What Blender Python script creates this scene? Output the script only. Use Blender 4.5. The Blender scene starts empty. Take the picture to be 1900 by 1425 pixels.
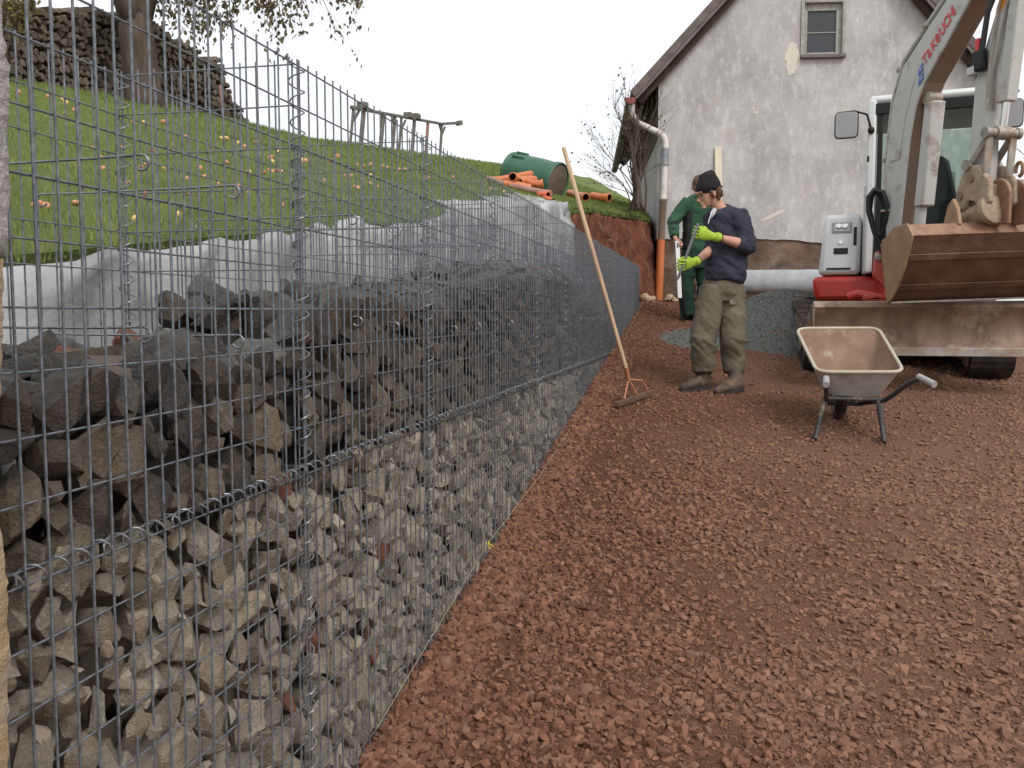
import bpy, bmesh, math, random
import numpy as np
from mathutils import Vector, Matrix, noise as mnoise
R = math.radians
random.seed(7); RNG = np.random.default_rng(7)
scene = bpy.context.scene
# ------------------------------------------------------------------ camera
CAM_Z = 1.75
cam = bpy.data.cameras.new('camera'); cam_o = bpy.data.objects.new('camera', cam)
scene.collection.objects.link(cam_o)
cam.sensor_width = 36.0; cam.lens = 36.0 * 1640 / 1900
cam.clip_start = 0.05; cam.clip_end = 2000
cam_o.location = (0, 0, CAM_Z)
cam_o.rotation_euler = (R(90 - 4.58), 0, R(12.95))
scene.camera = cam_o
# ------------------------------------------------------------------ overcast sky
world = bpy.data.worlds.new('World'); scene.world = world; world.use_nodes = True
wn = world.node_tree.nodes; wl = world.node_tree.links; wn.clear()
SUN_EL, SUN_AZ = 48.0, 138.0        # soft light from behind the camera, right
sky = wn.new('ShaderNodeTexSky'); sky.sky_type = 'NISHITA'; sky.sun_disc = False
sky.sun_elevation = R(SUN_EL); sky.sun_rotation = R(SUN_AZ); sky.dust_density = 4.0; sky.air_density = 1.0
bg1 = wn.new('ShaderNodeBackground'); bg1.inputs['Strength'].default_value = 0.05
bg2 = wn.new('ShaderNodeBackground'); bg2.inputs['Color'].default_value = (1.0, 0.995, 0.985, 1); bg2.inputs['Strength'].default_value = 0.95
add = wn.new('ShaderNodeAddShader'); wo = wn.new('ShaderNodeOutputWorld')
wl.new(sky.outputs[0], bg1.inputs['Color']); wl.new(bg1.outputs[0], add.inputs[0]); wl.new(bg2.outputs[0], add.inputs[1]); wl.new(add.outputs[0], wo.inputs['Surface'])
sun = bpy.data.lights.new('sun', 'SUN'); sun.energy = 1.5; sun.angle = R(20); sun.color = (1.0, 0.97, 0.93)
sun_o = bpy.data.objects.new('sun', sun); scene.collection.objects.link(sun_o)
_az = R(SUN_AZ)
_sd = Vector((math.sin(_az) * math.cos(R(SUN_EL)), math.cos(_az) * math.cos(R(SUN_EL)), math.sin(R(SUN_EL))))
sun_o.rotation_euler = _sd.to_track_quat('Z', 'Y').to_euler(); sun_o.location = (0, -5, 12)
scene.view_settings.view_transform = 'Standard'; scene.view_settings.look = 'None'
scene.view_settings.exposure = 0.0; scene.view_settings.gamma = 1.0; scene.view_settings.use_curve_mapping = False
scene.render.engine = 'CYCLES'

# ------------------------------------------------------------------ helpers
COL = scene.collection
_A, _P, _F = R(12.95), R(4.58), 1640.0
FW = Vector((-math.sin(_A) * math.cos(_P), math.cos(_A) * math.cos(_P), -math.sin(_P)))
RT = Vector((math.cos(_A), math.sin(_A), 0)); UP = RT.cross(FW)
def ray(x, y): return FW + RT * ((x - 950) / _F) + UP * ((712.5 - y) / _F)
def atD(x, y, d): return Vector((0, 0, CAM_Z)) + ray(x, y) * d
def atY(x, y, Y): r = ray(x, y); return Vector((0, 0, CAM_Z)) + r * (Y / r.y)
def atX(x, y, X): r = ray(x, y); return Vector((0, 0, CAM_Z)) + r * (X / r.x)
def V(*a): return Vector(a)
def lerp(a, b, t): return a + (b - a) * t
def interp(x, xs, ys): return float(np.interp(x, xs, ys))
def fbm(x, y, z=0.0, o=4):
    v, a, f = 0.0, 0.5, 1.0
    for _ in range(o):
        v += a * mnoise.noise((x * f, y * f, z * f)); a *= 0.5; f *= 2.03
    return v

class MB:
    """collects vertices and faces of one mesh (world coordinates)"""
    def __init__(s): s.v = []; s.f = []
    def add(s, vs, fs):
        o = len(s.v); s.v += [tuple(p) for p in vs]; s.f += [tuple(i + o for i in f) for f in fs]; return s
    def box(s, a, b):
        (x0, y0, z0), (x1, y1, z1) = a, b
        return s.add([(x0,y0,z0),(x1,y0,z0),(x1,y1,z0),(x0,y1,z0),(x0,y0,z1),(x1,y0,z1),(x1,y1,z1),(x0,y1,z1)],
                     [(0,3,2,1),(4,5,6,7),(0,1,5,4),(1,2,6,5),(2,3,7,6),(3,0,4,7)])
    def obox(s, c, ax, ay, az):
        c, ax, ay, az = Vector(c), Vector(ax), Vector(ay), Vector(az)
        p = [c + ax * i + ay * j + az * k for k in (-1, 1) for (i, j) in ((-1,-1),(1,-1),(1,1),(-1,1))]
        return s.add(p, [(0,3,2,1),(4,5,6,7),(0,1,5,4),(1,2,6,5),(2,3,7,6),(3,0,4,7)])
    def bar(s, a, b, w, h, upv=(0,0,1)):
        a, b = Vector(a), Vector(b); d = (b - a); L = d.length; d.normalize()
        x = d.cross(Vector(upv)); 
        if x.length < 1e-4: x = d.cross(Vector((0,1,0)))
        x.normalize(); u = x.cross(d)
        return s.obox((a + b) / 2, x * (w / 2), d * (L / 2), u * (h / 2))
    def prism(s, poly, off):
        off = Vector(off); n = len(poly)
        p = [Vector(q) for q in poly] + [Vector(q) + off for q in poly]
        fs = [tuple(range(n))[::-1], tuple(range(n, 2 * n))] + [(i, (i + 1) % n, n + (i + 1) % n, n + i) for i in range(n)]
        return s.add(p, fs)
    def tube(s, pts, r, n=8, cap=True, closed=False):
        pts = [Vector(p) for p in pts]; m = len(pts)
        rs = r if isinstance(r, (list, tuple)) else [r] * m
        ring0 = None; vs = []; 
        t0 = (pts[1] - pts[0]).normalized()
        nx = t0.cross(Vector((0, 0, 1)))
        if nx.length < 1e-3: nx = t0.cross(Vector((0, 1, 0)))
        nx.normalize()
        for i in range(m):
            if closed: t = (pts[(i + 1) % m] - pts[i - 1])
            else: t = (pts[min(i + 1, m - 1)] - pts[max(i - 1, 0)])
            t.normalize()
            nx = nx - t * nx.dot(t)
            if nx.length < 1e-5: nx = t.cross(Vector((0.3, 0.9, 0.1)))
            nx.normalize(); ny = t.cross(nx)
            for k in range(n):
                a = 2 * math.pi * k / n
                vs.append(pts[i] + (nx * math.cos(a) + ny * math.sin(a)) * rs[i])
        fs = []
        for i in range(m if closed else m - 1):
            j = (i + 1) % m
            for k in range(n):
                fs.append((i*n+k, i*n+(k+1)%n, j*n+(k+1)%n, j*n+k))
        if cap and not closed:
            fs.append(tuple(range(n))[::-1]); fs.append(tuple(range((m-1)*n, m*n)))
        return s.add(vs, fs)
    def loft(s, rings, cap=True):
        n = len(rings[0]); vs = [p for r in rings for p in r]; fs = []
        for i in range(len(rings) - 1):
            for k in range(n):
                fs.append((i*n+k, i*n+(k+1)%n, (i+1)*n+(k+1)%n, (i+1)*n+k))
        if cap:
            fs.append(tuple(range(n))[::-1]); fs.append(tuple(range((len(rings)-1)*n, len(rings)*n)))
        return s.add(vs, fs)
    def lathe(s, o, d, prof, n=24, cap=True):
        o, d = Vector(o), Vector(d).normalized()
        x = d.cross(Vector((0, 0, 1)))
        if x.length < 1e-3: x = d.cross(Vector((0, 1, 0)))
        x.normalize(); y = d.cross(x)
        return s.loft([[o + d * t + (x * math.cos(2*math.pi*k/n) + y * math.sin(2*math.pi*k/n)) * r for k in range(n)] for t, r in prof], cap)
    def limb(s, pts, rad, n=14, side=None, cap=True):
        """tapered elliptical limb: rad = [(r_side, r_front)], side = reference vector"""
        pts = [Vector(p) for p in pts]; m = len(pts); rings = []
        for i in range(m):
            t = (pts[min(i+1, m-1)] - pts[max(i-1, 0)]).normalized()
            sx = Vector(side) if side is not None else RT.copy()
            sx = sx - t * sx.dot(t)
            if sx.length < 1e-3: sx = t.cross(Vector((0, 0, 1)))
            sx.normalize(); sy = t.cross(sx)
            a, b = rad[i] if isinstance(rad[i], (tuple, list)) else (rad[i], rad[i])
            rings.append([pts[i] + sx * (a * math.cos(2*math.pi*k/n)) + sy * (b * math.sin(2*math.pi*k/n)) for k in range(n)])
        return s.loft(rings, cap)
    def ball(s, c, r, ax=None, n=14, m=9):
        c = Vector(c); rx, ry, rz = r if isinstance(r, (tuple, list)) else (r, r, r)
        X, Y, Z = ax if ax else (Vector((1,0,0)), Vector((0,1,0)), Vector((0,0,1)))
        rings = []
        for i in range(m + 1):
            ph = math.pi * (i + 0.001) / (m + 0.002) - math.pi / 2
            rings.append([c + X * (rx*math.cos(ph)*math.cos(2*math.pi*k/n)) + Y * (ry*math.cos(ph)*math.sin(2*math.pi*k/n)) + Z * (rz*math.sin(ph)) for k in range(n)])
        return s.loft(rings)
    def grid(s, P):
        nr, nc = len(P), len(P[0])
        return s.add([p for row in P for p in row], [(i*nc+j, i*nc+j+1, (i+1)*nc+j+1, (i+1)*nc+j) for i in range(nr-1) for j in range(nc-1)])

OFF = {}
def thing(name, label, cat, loc, group=None):
    o = bpy.data.objects.new(name, None); COL.objects.link(o); o.location = loc
    o.empty_display_size = 0.1
    o['label'] = label; o['category'] = cat
    if group: o['group'] = group
    OFF[o.name] = Vector(loc); return o
def tag(o, label=None, cat=None, group=None, kind=None):
    if label: o['label'] = label
    if cat: o['category'] = cat
    if group: o['group'] = group
    if kind: o['kind'] = kind
    return o
def finish(me, smooth, angle=40):
    if not smooth: me.shade_flat()
    else:
        me.shade_smooth()
        if smooth != 'all': me.set_sharp_from_angle(angle=R(angle))
def obj(name, mb, mat, parent=None, smooth=True, bevel=0, origin=None, recalc=True):
    me = bpy.data.meshes.new(name)
    if parent is not None: o0 = OFF[parent.name]
    else:
        if origin is None:
            a = np.array(mb.v); lo, hi = a.min(0), a.max(0); origin = ((lo[0]+hi[0])/2, (lo[1]+hi[1])/2, lo[2])
        o0 = Vector(origin)
    a = np.array(mb.v, dtype=float) - np.array(o0)
    me.from_pydata(a.tolist(), [], mb.f)
    if recalc:
        bm = bmesh.new(); bm.from_mesh(me); bmesh.ops.recalc_face_normals(bm, faces=bm.faces); bm.to_mesh(me); bm.free()
    me.validate(); finish(me, smooth)
    if mat: me.materials.append(mat)
    o = bpy.data.objects.new(name, me); COL.objects.link(o)
    if parent is not None: o.parent = parent
    else: o.location = o0
    OFF[o.name] = o0
    if bevel:
        b = o.modifiers.new('bevel', 'BEVEL'); b.width = bevel; b.segments = 2; b.limit_method = 'ANGLE'; b.angle_limit = R(35)
    return o
def struct(name, mb, mat, **k):
    return tag(obj(name, mb, mat, **k), kind='structure')
def npmesh(name, vs, fs, mat, parent=None, smooth=False, origin=(0,0,0)):
    """big triangle mesh from numpy arrays"""
    o0 = np.array(OFF[parent.name]) if parent is not None else np.array(origin, float)
    me = bpy.data.meshes.new(name); nv, nf, k = len(vs), len(fs), fs.shape[1]
    me.vertices.add(nv); me.vertices.foreach_set('co', (vs - o0).astype(np.float32).ravel())
    me.loops.add(nf * k); me.loops.foreach_set('vertex_index', fs.astype(np.int32).ravel())
    me.polygons.add(nf); me.polygons.foreach_set('loop_start', np.arange(nf, dtype=np.int32) * k)
    me.update(calc_edges=True); me.materials.append(mat)
    me.shade_smooth() if smooth else me.shade_flat()
    o = bpy.data.objects.new(name, me); COL.objects.link(o)
    if parent is not None: o.parent = parent
    else: o.location = o0
    OFF[o.name] = Vector(o0); return o
def bake(o):
    """apply the modifiers of an object"""
    bpy.context.view_layer.update()
    dg = bpy.context.evaluated_depsgraph_get()
    me = bpy.data.meshes.new_from_object(o.evaluated_get(dg)); o.modifiers.clear(); old = o.data; o.data = me
    bpy.data.meshes.remove(old); return o
def skinny(o, voxel=0.01, smooth_it=4, fac=0.5):
    r = o.modifiers.new('r', 'REMESH'); r.mode = 'VOXEL'; r.voxel_size = voxel
    s = o.modifiers.new('s', 'SMOOTH'); s.iterations = smooth_it; s.factor = fac
    bake(o); o.data.shade_smooth(); return o
def wrinkle(o, amp, scale, axis_stretch=(1, 1, 1), zfun=None, seed=0.0, shear=0.0):
    me = o.data; n = len(me.vertices)
    co = np.empty(n * 3, np.float32); me.vertices.foreach_get('co', co); co = co.reshape(-1, 3)
    nn = np.empty(n * 3, np.float32); me.vertices.foreach_get('normal', nn); nn = nn.reshape(-1, 3)
    for i in range(n):
        p = co[i]
        w = fbm(p[0]*scale*axis_stretch[0]+seed, p[1]*scale*axis_stretch[1], (p[2] + shear * p[0])*scale*axis_stretch[2], 3)
        w = (0.35 - abs(w)) * 1.6
        co[i] = p + nn[i] * (amp * w * (zfun(p) if zfun else 1))
    me.vertices.foreach_set('co', co.ravel()); me.update()

# ------------------------------------------------------------------ materials
MATS = {}
def dusty(N, L, tc, c):
    """the driven-over right half of the yard carries pale dust, the fresh spill by the wall does not"""
    sp = N.new('ShaderNodeSeparateXYZ'); L.new(tc.outputs['Object'], sp.inputs[0])
    nz = N.new('ShaderNodeTexNoise'); nz.inputs['Scale'].default_value = .8; nz.inputs['Detail'].default_value = 6; L.new(tc.outputs['Object'], nz.inputs['Vector'])
    a = N.new('ShaderNodeMath'); a.operation = 'MULTIPLY_ADD'; L.new(nz.outputs['Fac'], a.inputs[0]); a.inputs[1].default_value = 2.6; L.new(sp.outputs['X'], a.inputs[2])
    r = N.new('ShaderNodeMapRange'); r.inputs[1].default_value = .7; r.inputs[2].default_value = 2.7; r.inputs[3].default_value = 0; r.inputs[4].default_value = .62; L.new(a.outputs[0], r.inputs[0])
    x = N.new('ShaderNodeMix'); x.data_type = 'RGBA'; L.new(r.outputs[0], x.inputs[0]); L.new(c, x.inputs[6]); x.inputs[7].default_value = (.232, .136, .094, 1); return x.outputs[2]
def mat(name, c1, c2=None, scale=6.0, rough=0.8, bump=0.0, bscale=40.0, metal=0.0, detail=6.0, c3=None, lo=0.35, hi=0.65,
        island=None, coord='Object', stretch=(1,1,1), spec=0.3, trans=0.0, alpha=1.0, dirt=None, wet=0.0):
    m = bpy.data.materials.new(name); m.use_nodes = True; MATS[name] = m
    nt = m.node_tree; N = nt.nodes; L = nt.links; b = N['Principled BSDF']
    b.inputs['Roughness'].default_value = rough; b.inputs['Metallic'].default_value = metal
    b.inputs['Specular IOR Level'].default_value = spec
    if trans: b.inputs['Transmission Weight'].default_value = trans
    tc = N.new('ShaderNodeTexCoord'); mp = N.new('ShaderNodeMapping'); mp.inputs['Scale'].default_value = stretch
    L.new(tc.outputs[coord], mp.inputs['Vector'])
    col = None
    if c2 is None and island is None:
        b.inputs['Base Color'].default_value = (*c1, 1)
    else:
        if c2 is not None:
            nz = N.new('ShaderNodeTexNoise'); nz.inputs['Scale'].default_value = scale; nz.inputs['Detail'].default_value = detail
            nz.inputs['Roughness'].default_value = 0.62
            L.new(mp.outputs[0], nz.inputs['Vector'])
            cr = N.new('ShaderNodeValToRGB'); e = cr.color_ramp.elements
            e[0].position = lo; e[0].color = (*c1, 1); e[1].position = hi; e[1].color = (*c2, 1)
            if c3 is not None:
                q = cr.color_ramp.elements.new((lo + hi) / 2); q.color = (*c3, 1)
            L.new(nz.outputs['Fac'], cr.inputs['Fac']); col = cr.outputs['Color']
        if island is not None:
            oi = N.new('ShaderNodeObjectInfo'); ge = N.new('ShaderNodeNewGeometry'); ad = N.new('ShaderNodeMath'); ad.operation = 'ADD'
            fr = N.new('ShaderNodeMath'); fr.operation = 'FRACT'
            L.new(oi.outputs['Random'], ad.inputs[0]); L.new(ge.outputs['Random Per Island'], ad.inputs[1]); L.new(ad.outputs[0], fr.inputs[0])
            ir = N.new('ShaderNodeValToRGB'); els = ir.color_ramp.elements
            els[0].position = 0; els[0].color = (*island[0], 1); els[1].position = 1; els[1].color = (*island[-1], 1)
            for k, c in enumerate(island[1:-1]):
                q = els.new((k + 1) / (len(island) - 1)); q.color = (*c, 1)
            L.new(fr.outputs[0], ir.inputs['Fac'])
            if col is None: col = ir.outputs['Color']
            else:
                mx = N.new('ShaderNodeMix'); mx.data_type = 'RGBA'; mx.blend_type = 'MULTIPLY'; mx.inputs[0].default_value = 1.0
                L.new(ir.outputs['Color'], mx.inputs[6]); L.new(col, mx.inputs[7]); col = mx.outputs[2]
        if dirt is not None:      # dirt = (colour, scale, lo, hi)
            dn = N.new('ShaderNodeTexNoise'); dn.inputs['Scale'].default_value = dirt[1]; dn.inputs['Detail'].default_value = 8
            dn.inputs['Roughness'].default_value = 0.7
            L.new(tc.outputs[coord], dn.inputs['Vector'])
            dr = N.new('ShaderNodeValToRGB'); dr.color_ramp.elements[0].position = dirt[2]; dr.color_ramp.elements[1].position = dirt[3]
            L.new(dn.outputs['Fac'], dr.inputs['Fac'])
            mx = N.new('ShaderNodeMix'); mx.data_type = 'RGBA'
            L.new(dr.outputs['Color'], mx.inputs[0]); L.new(col, mx.inputs[6]); mx.inputs[7].default_value = (*dirt[0], 1); col = mx.outputs[2]
        if name == 'gravel': col = dusty(N, L, tc, col)
        L.new(col, b.inputs['Base Color'])
    if bump:
        bn = N.new('ShaderNodeTexNoise'); bn.inputs['Scale'].default_value = bscale; bn.inputs['Detail'].default_value = 6
        bn.inputs['Roughness'].default_value = 0.65
        L.new(mp.outputs[0], bn.inputs['Vector'])
        bp = N.new('ShaderNodeBump'); bp.inputs['Strength'].default_value = bump; bp.inputs['Distance'].default_value = 0.02
        L.new(bn.outputs['Fac'], bp.inputs['Height']); L.new(bp.outputs[0], b.inputs['Normal'])
    return m
MUD = (0.22, 0.125, 0.085)
mat('wire', (0.105, 0.117, 0.132), (0.215, 0.235, 0.26), scale=60, rough=0.5, metal=0.35, spec=0.4)
mat('spiral', (0.12, 0.128, 0.137), (0.27, 0.285, 0.30), scale=60, rough=0.4, metal=0.45, spec=0.5)
mat('stone_tan', (0.74, 0.72, 0.69), (1.14, 1.10, 1.04), scale=5, rough=0.92, bump=0.8, bscale=9, detail=12,
    island=[(0.335,0.302,0.252),(0.385,0.35,0.295),(0.26,0.238,0.207),(0.355,0.302,0.24),(0.40,0.365,0.308),(0.30,0.284,0.252)], dirt=((0.17,0.145,0.115), 3.0, 0.56, 0.74))
mat('stone_dark', (0.75, 0.75, 0.75), (1.25, 1.2, 1.15), scale=5, rough=0.66, bump=0.8, bscale=9, detail=12, spec=0.4,
    island=[(0.075,0.066,0.058),(0.092,0.076,0.061),(0.050,0.047,0.046),(0.12,0.095,0.071),(0.065,0.061,0.059),(0.085,0.070,0.056)], dirt=((0.19,0.155,0.12), 3, 0.58, 0.76))
mat('stone_top', (0.75, 0.75, 0.75), (1.2, 1.2, 1.2), scale=5, rough=0.7, bump=0.8, bscale=9, detail=12, spec=0.4,
    island=[(0.10,0.098,0.092),(0.13,0.125,0.115),(0.085,0.08,0.078),(0.14,0.13,0.115),(0.10,0.095,0.09)], dirt=((0.20,0.135,0.10), 2.5, 0.62, 0.78))  # top stones greyer and paler: dust plus sky light put into the colour
mat('stone_mid', (0.74, 0.74, 0.74), (1.2, 1.18, 1.14), scale=5, rough=0.8, bump=0.8, bscale=9, detail=12, island=[(0.15,0.128,0.10),(0.19,0.16,0.122),(0.12,0.105,0.088),(0.17,0.135,0.098)])
mat('stone_red', (0.8, 0.8, 0.8), (1.2, 1.2, 1.2), scale=10, rough=0.85, bump=0.5, bscale=30, island=[(0.20,0.085,0.055),(0.15,0.07,0.05),(0.23,0.11,0.07)])
def ground_mat():
    m = bpy.data.materials.new('ground'); m.use_nodes = True; MATS['ground'] = m; N = m.node_tree.nodes; L = m.node_tree.links; b = N['Principled BSDF']
    b.inputs['Roughness'].default_value = .92; b.inputs['Specular IOR Level'].default_value = .25
    tc = N.new('ShaderNodeTexCoord')
    def noise(sc, det=8, ro=.65):
        n = N.new('ShaderNodeTexNoise'); n.inputs['Scale'].default_value = sc; n.inputs['Detail'].default_value = det; n.inputs['Roughness'].default_value = ro; L.new(tc.outputs['Object'], n.inputs['Vector']); return n.outputs['Fac']
    def voro(sc):
        n = N.new('ShaderNodeTexVoronoi'); n.inputs['Scale'].default_value = sc; n.inputs['Randomness'].default_value = 1.0; L.new(tc.outputs['Object'], n.inputs['Vector']); return n
    def ramp(s, *st):
        r = N.new('ShaderNodeValToRGB'); e = r.color_ramp.elements
        e[0].position, e[0].color = st[0][0], (*st[0][1], 1); e[1].position, e[1].color = st[-1][0], (*st[-1][1], 1)
        for p, c in st[1:-1]: q = e.new(p); q.color = (*c, 1)
        L.new(s, r.inputs[0]); return r.outputs[0]
    def mixc(f, a, c, mode='MIX'):
        x = N.new('ShaderNodeMix'); x.data_type = 'RGBA'; x.blend_type = mode
        if isinstance(f, float): x.inputs[0].default_value = f
        else: L.new(f, x.inputs[0])
        L.new(a, x.inputs[6])
        if isinstance(c, tuple): x.inputs[7].default_value = (*c, 1)
        else: L.new(c, x.inputs[7])
        return x.outputs[2]
    v1, v2 = voro(95.0), voro(210.0)
    sx = N.new('ShaderNodeSeparateColor'); L.new(v1.outputs['Color'], sx.inputs[0])
    c = ramp(sx.outputs[0], (0, (.095, .041, .026)), (.5, (.145, .066, .041)), (1, (.19, .093, .059)))
    c = mixc(ramp(noise(1.1), (.40, (0, 0, 0)), (.66, (.8, .8, .8))), c, (.155, .072, .045))
    c = mixc(ramp(noise(.55, 6), (.58, (0, 0, 0)), (.75, (.45, .45, .45))), c, (.165, .118, .094))
    c = mixc(ramp(noise(3.3, 10, .7), (.30, (.72, .70, .68)), (.7, (1.12, 1.1, 1.08))), c, c) if False else mixc(1.0, c, ramp(noise(3.3, 10, .7), (.30, (.74, .72, .70)), (.7, (1.12, 1.1, 1.08))), 'MULTIPLY')
    c = dusty(N, L, tc, c)
    L.new(c, b.inputs['Base Color'])
    def mth(op, a, k):
        q = N.new('ShaderNodeMath'); q.operation = op; L.new(a, q.inputs[0])
        if isinstance(k, float): q.inputs[1].default_value = k
        else: L.new(k, q.inputs[1])
        return q.outputs[0]
    h = mth('ADD', mth('MULTIPLY', v1.outputs['Distance'], -1.0), mth('ADD', mth('MULTIPLY', v2.outputs['Distance'], -.5), mth('MULTIPLY', noise(60, 8, .7), .9)))
    bp = N.new('ShaderNodeBump'); bp.inputs['Strength'].default_value = 1.0; bp.inputs['Distance'].default_value = .010; L.new(h, bp.inputs['Height']); L.new(bp.outputs[0], b.inputs['Normal'])
ground_mat()
mat('gravel', (0.85, 0.85, 0.85), (1.2, 1.2, 1.2), scale=25, rough=0.88, bump=0.3, bscale=120,
    island=[(0.205,0.096,0.060),(0.155,0.068,0.043),(0.24,0.12,0.077),(0.19,0.103,0.07),(0.12,0.052,0.033),(0.215,0.101,0.063)])
mat('grey_gravel', (0.10, 0.108, 0.098), (0.22, 0.232, 0.212), scale=60, rough=0.92, bump=1.0, bscale=130, detail=10, dirt=((0.20,0.11,0.08), 2.4, 0.62, 0.75))
mat('grass_soil', (0.09, 0.125, 0.03), (0.14, 0.175, 0.048), scale=2.2, rough=0.95, bump=1.0, bscale=60, detail=10, dirt=((0.13,0.10,0.045), 3.2, 0.60, 0.78))
mat('grass_blade', (0.85, 0.85, 0.85), (1.2, 1.2, 1.1), scale=1.2, rough=0.8, island=[(0.13,0.185,0.042),(0.17,0.225,0.06),(0.108,0.158,0.035),(0.21,0.235,0.085),(0.148,0.20,0.048)])
mat('earth', (0.085, 0.03, 0.019), (0.20, 0.072, 0.042), scale=6, rough=0.95, bump=1.0, bscale=22, detail=12, dirt=((0.045,0.025,0.018), 5, 0.58, 0.72))
mat('fleece', (0.22, 0.225, 0.23), (0.42, 0.425, 0.43), scale=1.3, rough=0.95, bump=1.0, bscale=4.5, dirt=((0.45,0.40,0.37), 1.8, 0.60, 0.8))
mat('fleece_roll', (0.30, 0.32, 0.335), (0.42, 0.44, 0.455), scale=5, rough=0.8, bump=0.3, bscale=60)
mat('granite', (0.36, 0.345, 0.335), (0.66, 0.64, 0.62), scale=70, rough=0.9, bump=0.9, bscale=80, detail=10)
mat('sandstone', (0.40, 0.28, 0.15), (0.52, 0.42, 0.29), scale=7, rough=0.95, bump=0.8, bscale=60, detail=10, dirt=((0.50,0.46,0.40), 4, 0.50, 0.66))
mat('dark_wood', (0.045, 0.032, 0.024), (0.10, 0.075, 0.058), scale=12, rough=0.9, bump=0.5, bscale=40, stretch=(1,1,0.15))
mat('log_end', (0.8, 0.8, 0.8), (1.25, 1.2, 1.15), scale=14, rough=0.92, bump=0.5, bscale=40, island=[(0.105,0.087,0.072),(0.155,0.13,0.108),(0.078,0.065,0.055),(0.19,0.16,0.13),(0.12,0.098,0.08)])
mat('bark', (0.055, 0.042, 0.033), (0.12, 0.095, 0.078), scale=9, rough=0.95, bump=1.0, bscale=18, stretch=(1,1,0.25))
mat('leaf_brown', (0.9,0.9,0.9), (1.1,1.1,1.1), scale=4, rough=0.7, island=[(0.14,0.115,0.075),(0.10,0.082,0.058),(0.18,0.145,0.075),(0.12,0.11,0.058),(0.16,0.12,0.07)])
mat('leaf_olive', (0.9,0.9,0.9), (1.1,1.1,1.1), scale=4, rough=0.7, island=[(0.10,0.10,0.03),(0.16,0.14,0.04),(0.07,0.075,0.025),(0.13,0.105,0.035)])
# ------------------------------------------------------------------ terrain
GX = -1.02                                   # plane of the gabion front
def ground_base(x, y):
    yy = min(max(y, -4.0), 60.0)
    z = 0.007 + 0.149 * min(yy, 12.4)
    if yy > 12.4: z += 0.149 * 1.2 * (1 - math.exp(-(yy - 12.4) / 1.2))
    z += -0.03 * (min(max(x, -2.0), 6.0) + 1.02) * min(1.0, max(0.0, yy / 4.0))
    return z
def ground_z(x, y):
    z = ground_base(x, y)
    z += 0.030 * fbm(x * 0.9, y * 0.9, 3.1, 3) + 0.014 * fbm(x * 4, y * 4, 1.7, 3)
    if -1.1 < x < 0.2 and y < 12: z += 0.035 * math.exp(-((x + 0.98) / 0.16) ** 2)   # loose berm against the cage
    return z
EDGE_Y = [-6, 0, 2, 6, 8.8, 10.8, 11.6, 12.7, 13.6, 15, 60]
EDGE_X = [-1.78, -1.78, -1.78, -1.78, -1.78, -1.70, -1.60, -1.36, -1.02, -1.1, -5.5]
def edge_x(y): return interp(y, EDGE_Y, EDGE_X)
def edge_z(y): return 1.67 + 0.128 * min(y, 60) - (0.18 * max(0, min(1, (y - 11.5) / 2)))
def hill_z(x, y):
    e = edge_x(y); s = max(0.0, e - x)
    w = max(0.5, e + 7.8); t = s / w
    if t <= 1: rise = 1.6 * t
    else: rise = 1.6 + 0.35 * (1 - math.exp(-(t - 1) * 1.2)) - 0.10 * max(0, (t - 1.05)) * 2.2
    z = edge_z(y) + rise
    if y > 60: z -= 0.0
    return z + 0.07 * fbm(x * 0.5, y * 0.5, 7.7, 3) * min(1, s * 2 + 0.2) - 0.10 * math.exp(-s / 0.08)
def warp_axis(lo, hi, dense_lo, dense_hi, step, grow=1.25):
    a = list(np.arange(dense_lo, dense_hi + 1e-6, step)); s = step
    while a[-1] < hi: s *= grow; a.append(a[-1] + s)
    s = step
    while a[0] > lo: s *= grow; a.insert(0, a[0] - s)
    return a
xs = warp_axis(-2.2, 400, -1.7, 4.6, 0.05); ys = warp_axis(-60, 500, 1.6, 13.5, 0.05)
m = MB().grid([[(x, y, ground_z(x, y)) for x in xs] for y in ys])
struct('ground', m, MATS['ground'], smooth='all', origin=(0, 0, 0), recalc=False)
# the meadow above the cut
rows = []
for y in warp_axis(-30, 260, -1.0, 18, 0.14, 1.2):
    e = edge_x(y)
    rows.append([(e - s, y, hill_z(e - s, y)) for s in ([0.0, 0.03, 0.07] + warp_axis(0.12, 220, 0.14, 7.5, 0.14, 1.25))])
m = MB().grid([r[::-1] for r in rows])
struct('meadow', m, MATS['grass_soil'], smooth='all', origin=(0, 0, 0), recalc=False)
# the earth face that was cut into the slope
P = []
for y in np.arange(-2, 14.6, 0.07):
    e = edge_x(y); zt = edge_z(y) - 0.10; zb = ground_base(e, y) - 0.15; row = []
    for k in range(25):
        t = k / 24; z = lerp(zb, zt, t)
        row.append((e + 0.03 + 0.22 * (1 - t) ** 1.5 + 0.16 * fbm(y * 2.6, z * 2.6, 4, 4) * (0.3 + 1.4 * t * (1 - t)) + 0.07 * fbm(y * 9, z * 9, 14, 4), y + 0.05 * fbm(y * 3, z * 3, 9, 3), z))
    row.append((e - 0.12, y, zt + 0.06)); P.append(row)
struct('earth_bank', MB().grid(P), MATS['earth'], smooth='all', origin=(0, 0, 0), recalc=False)

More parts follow.
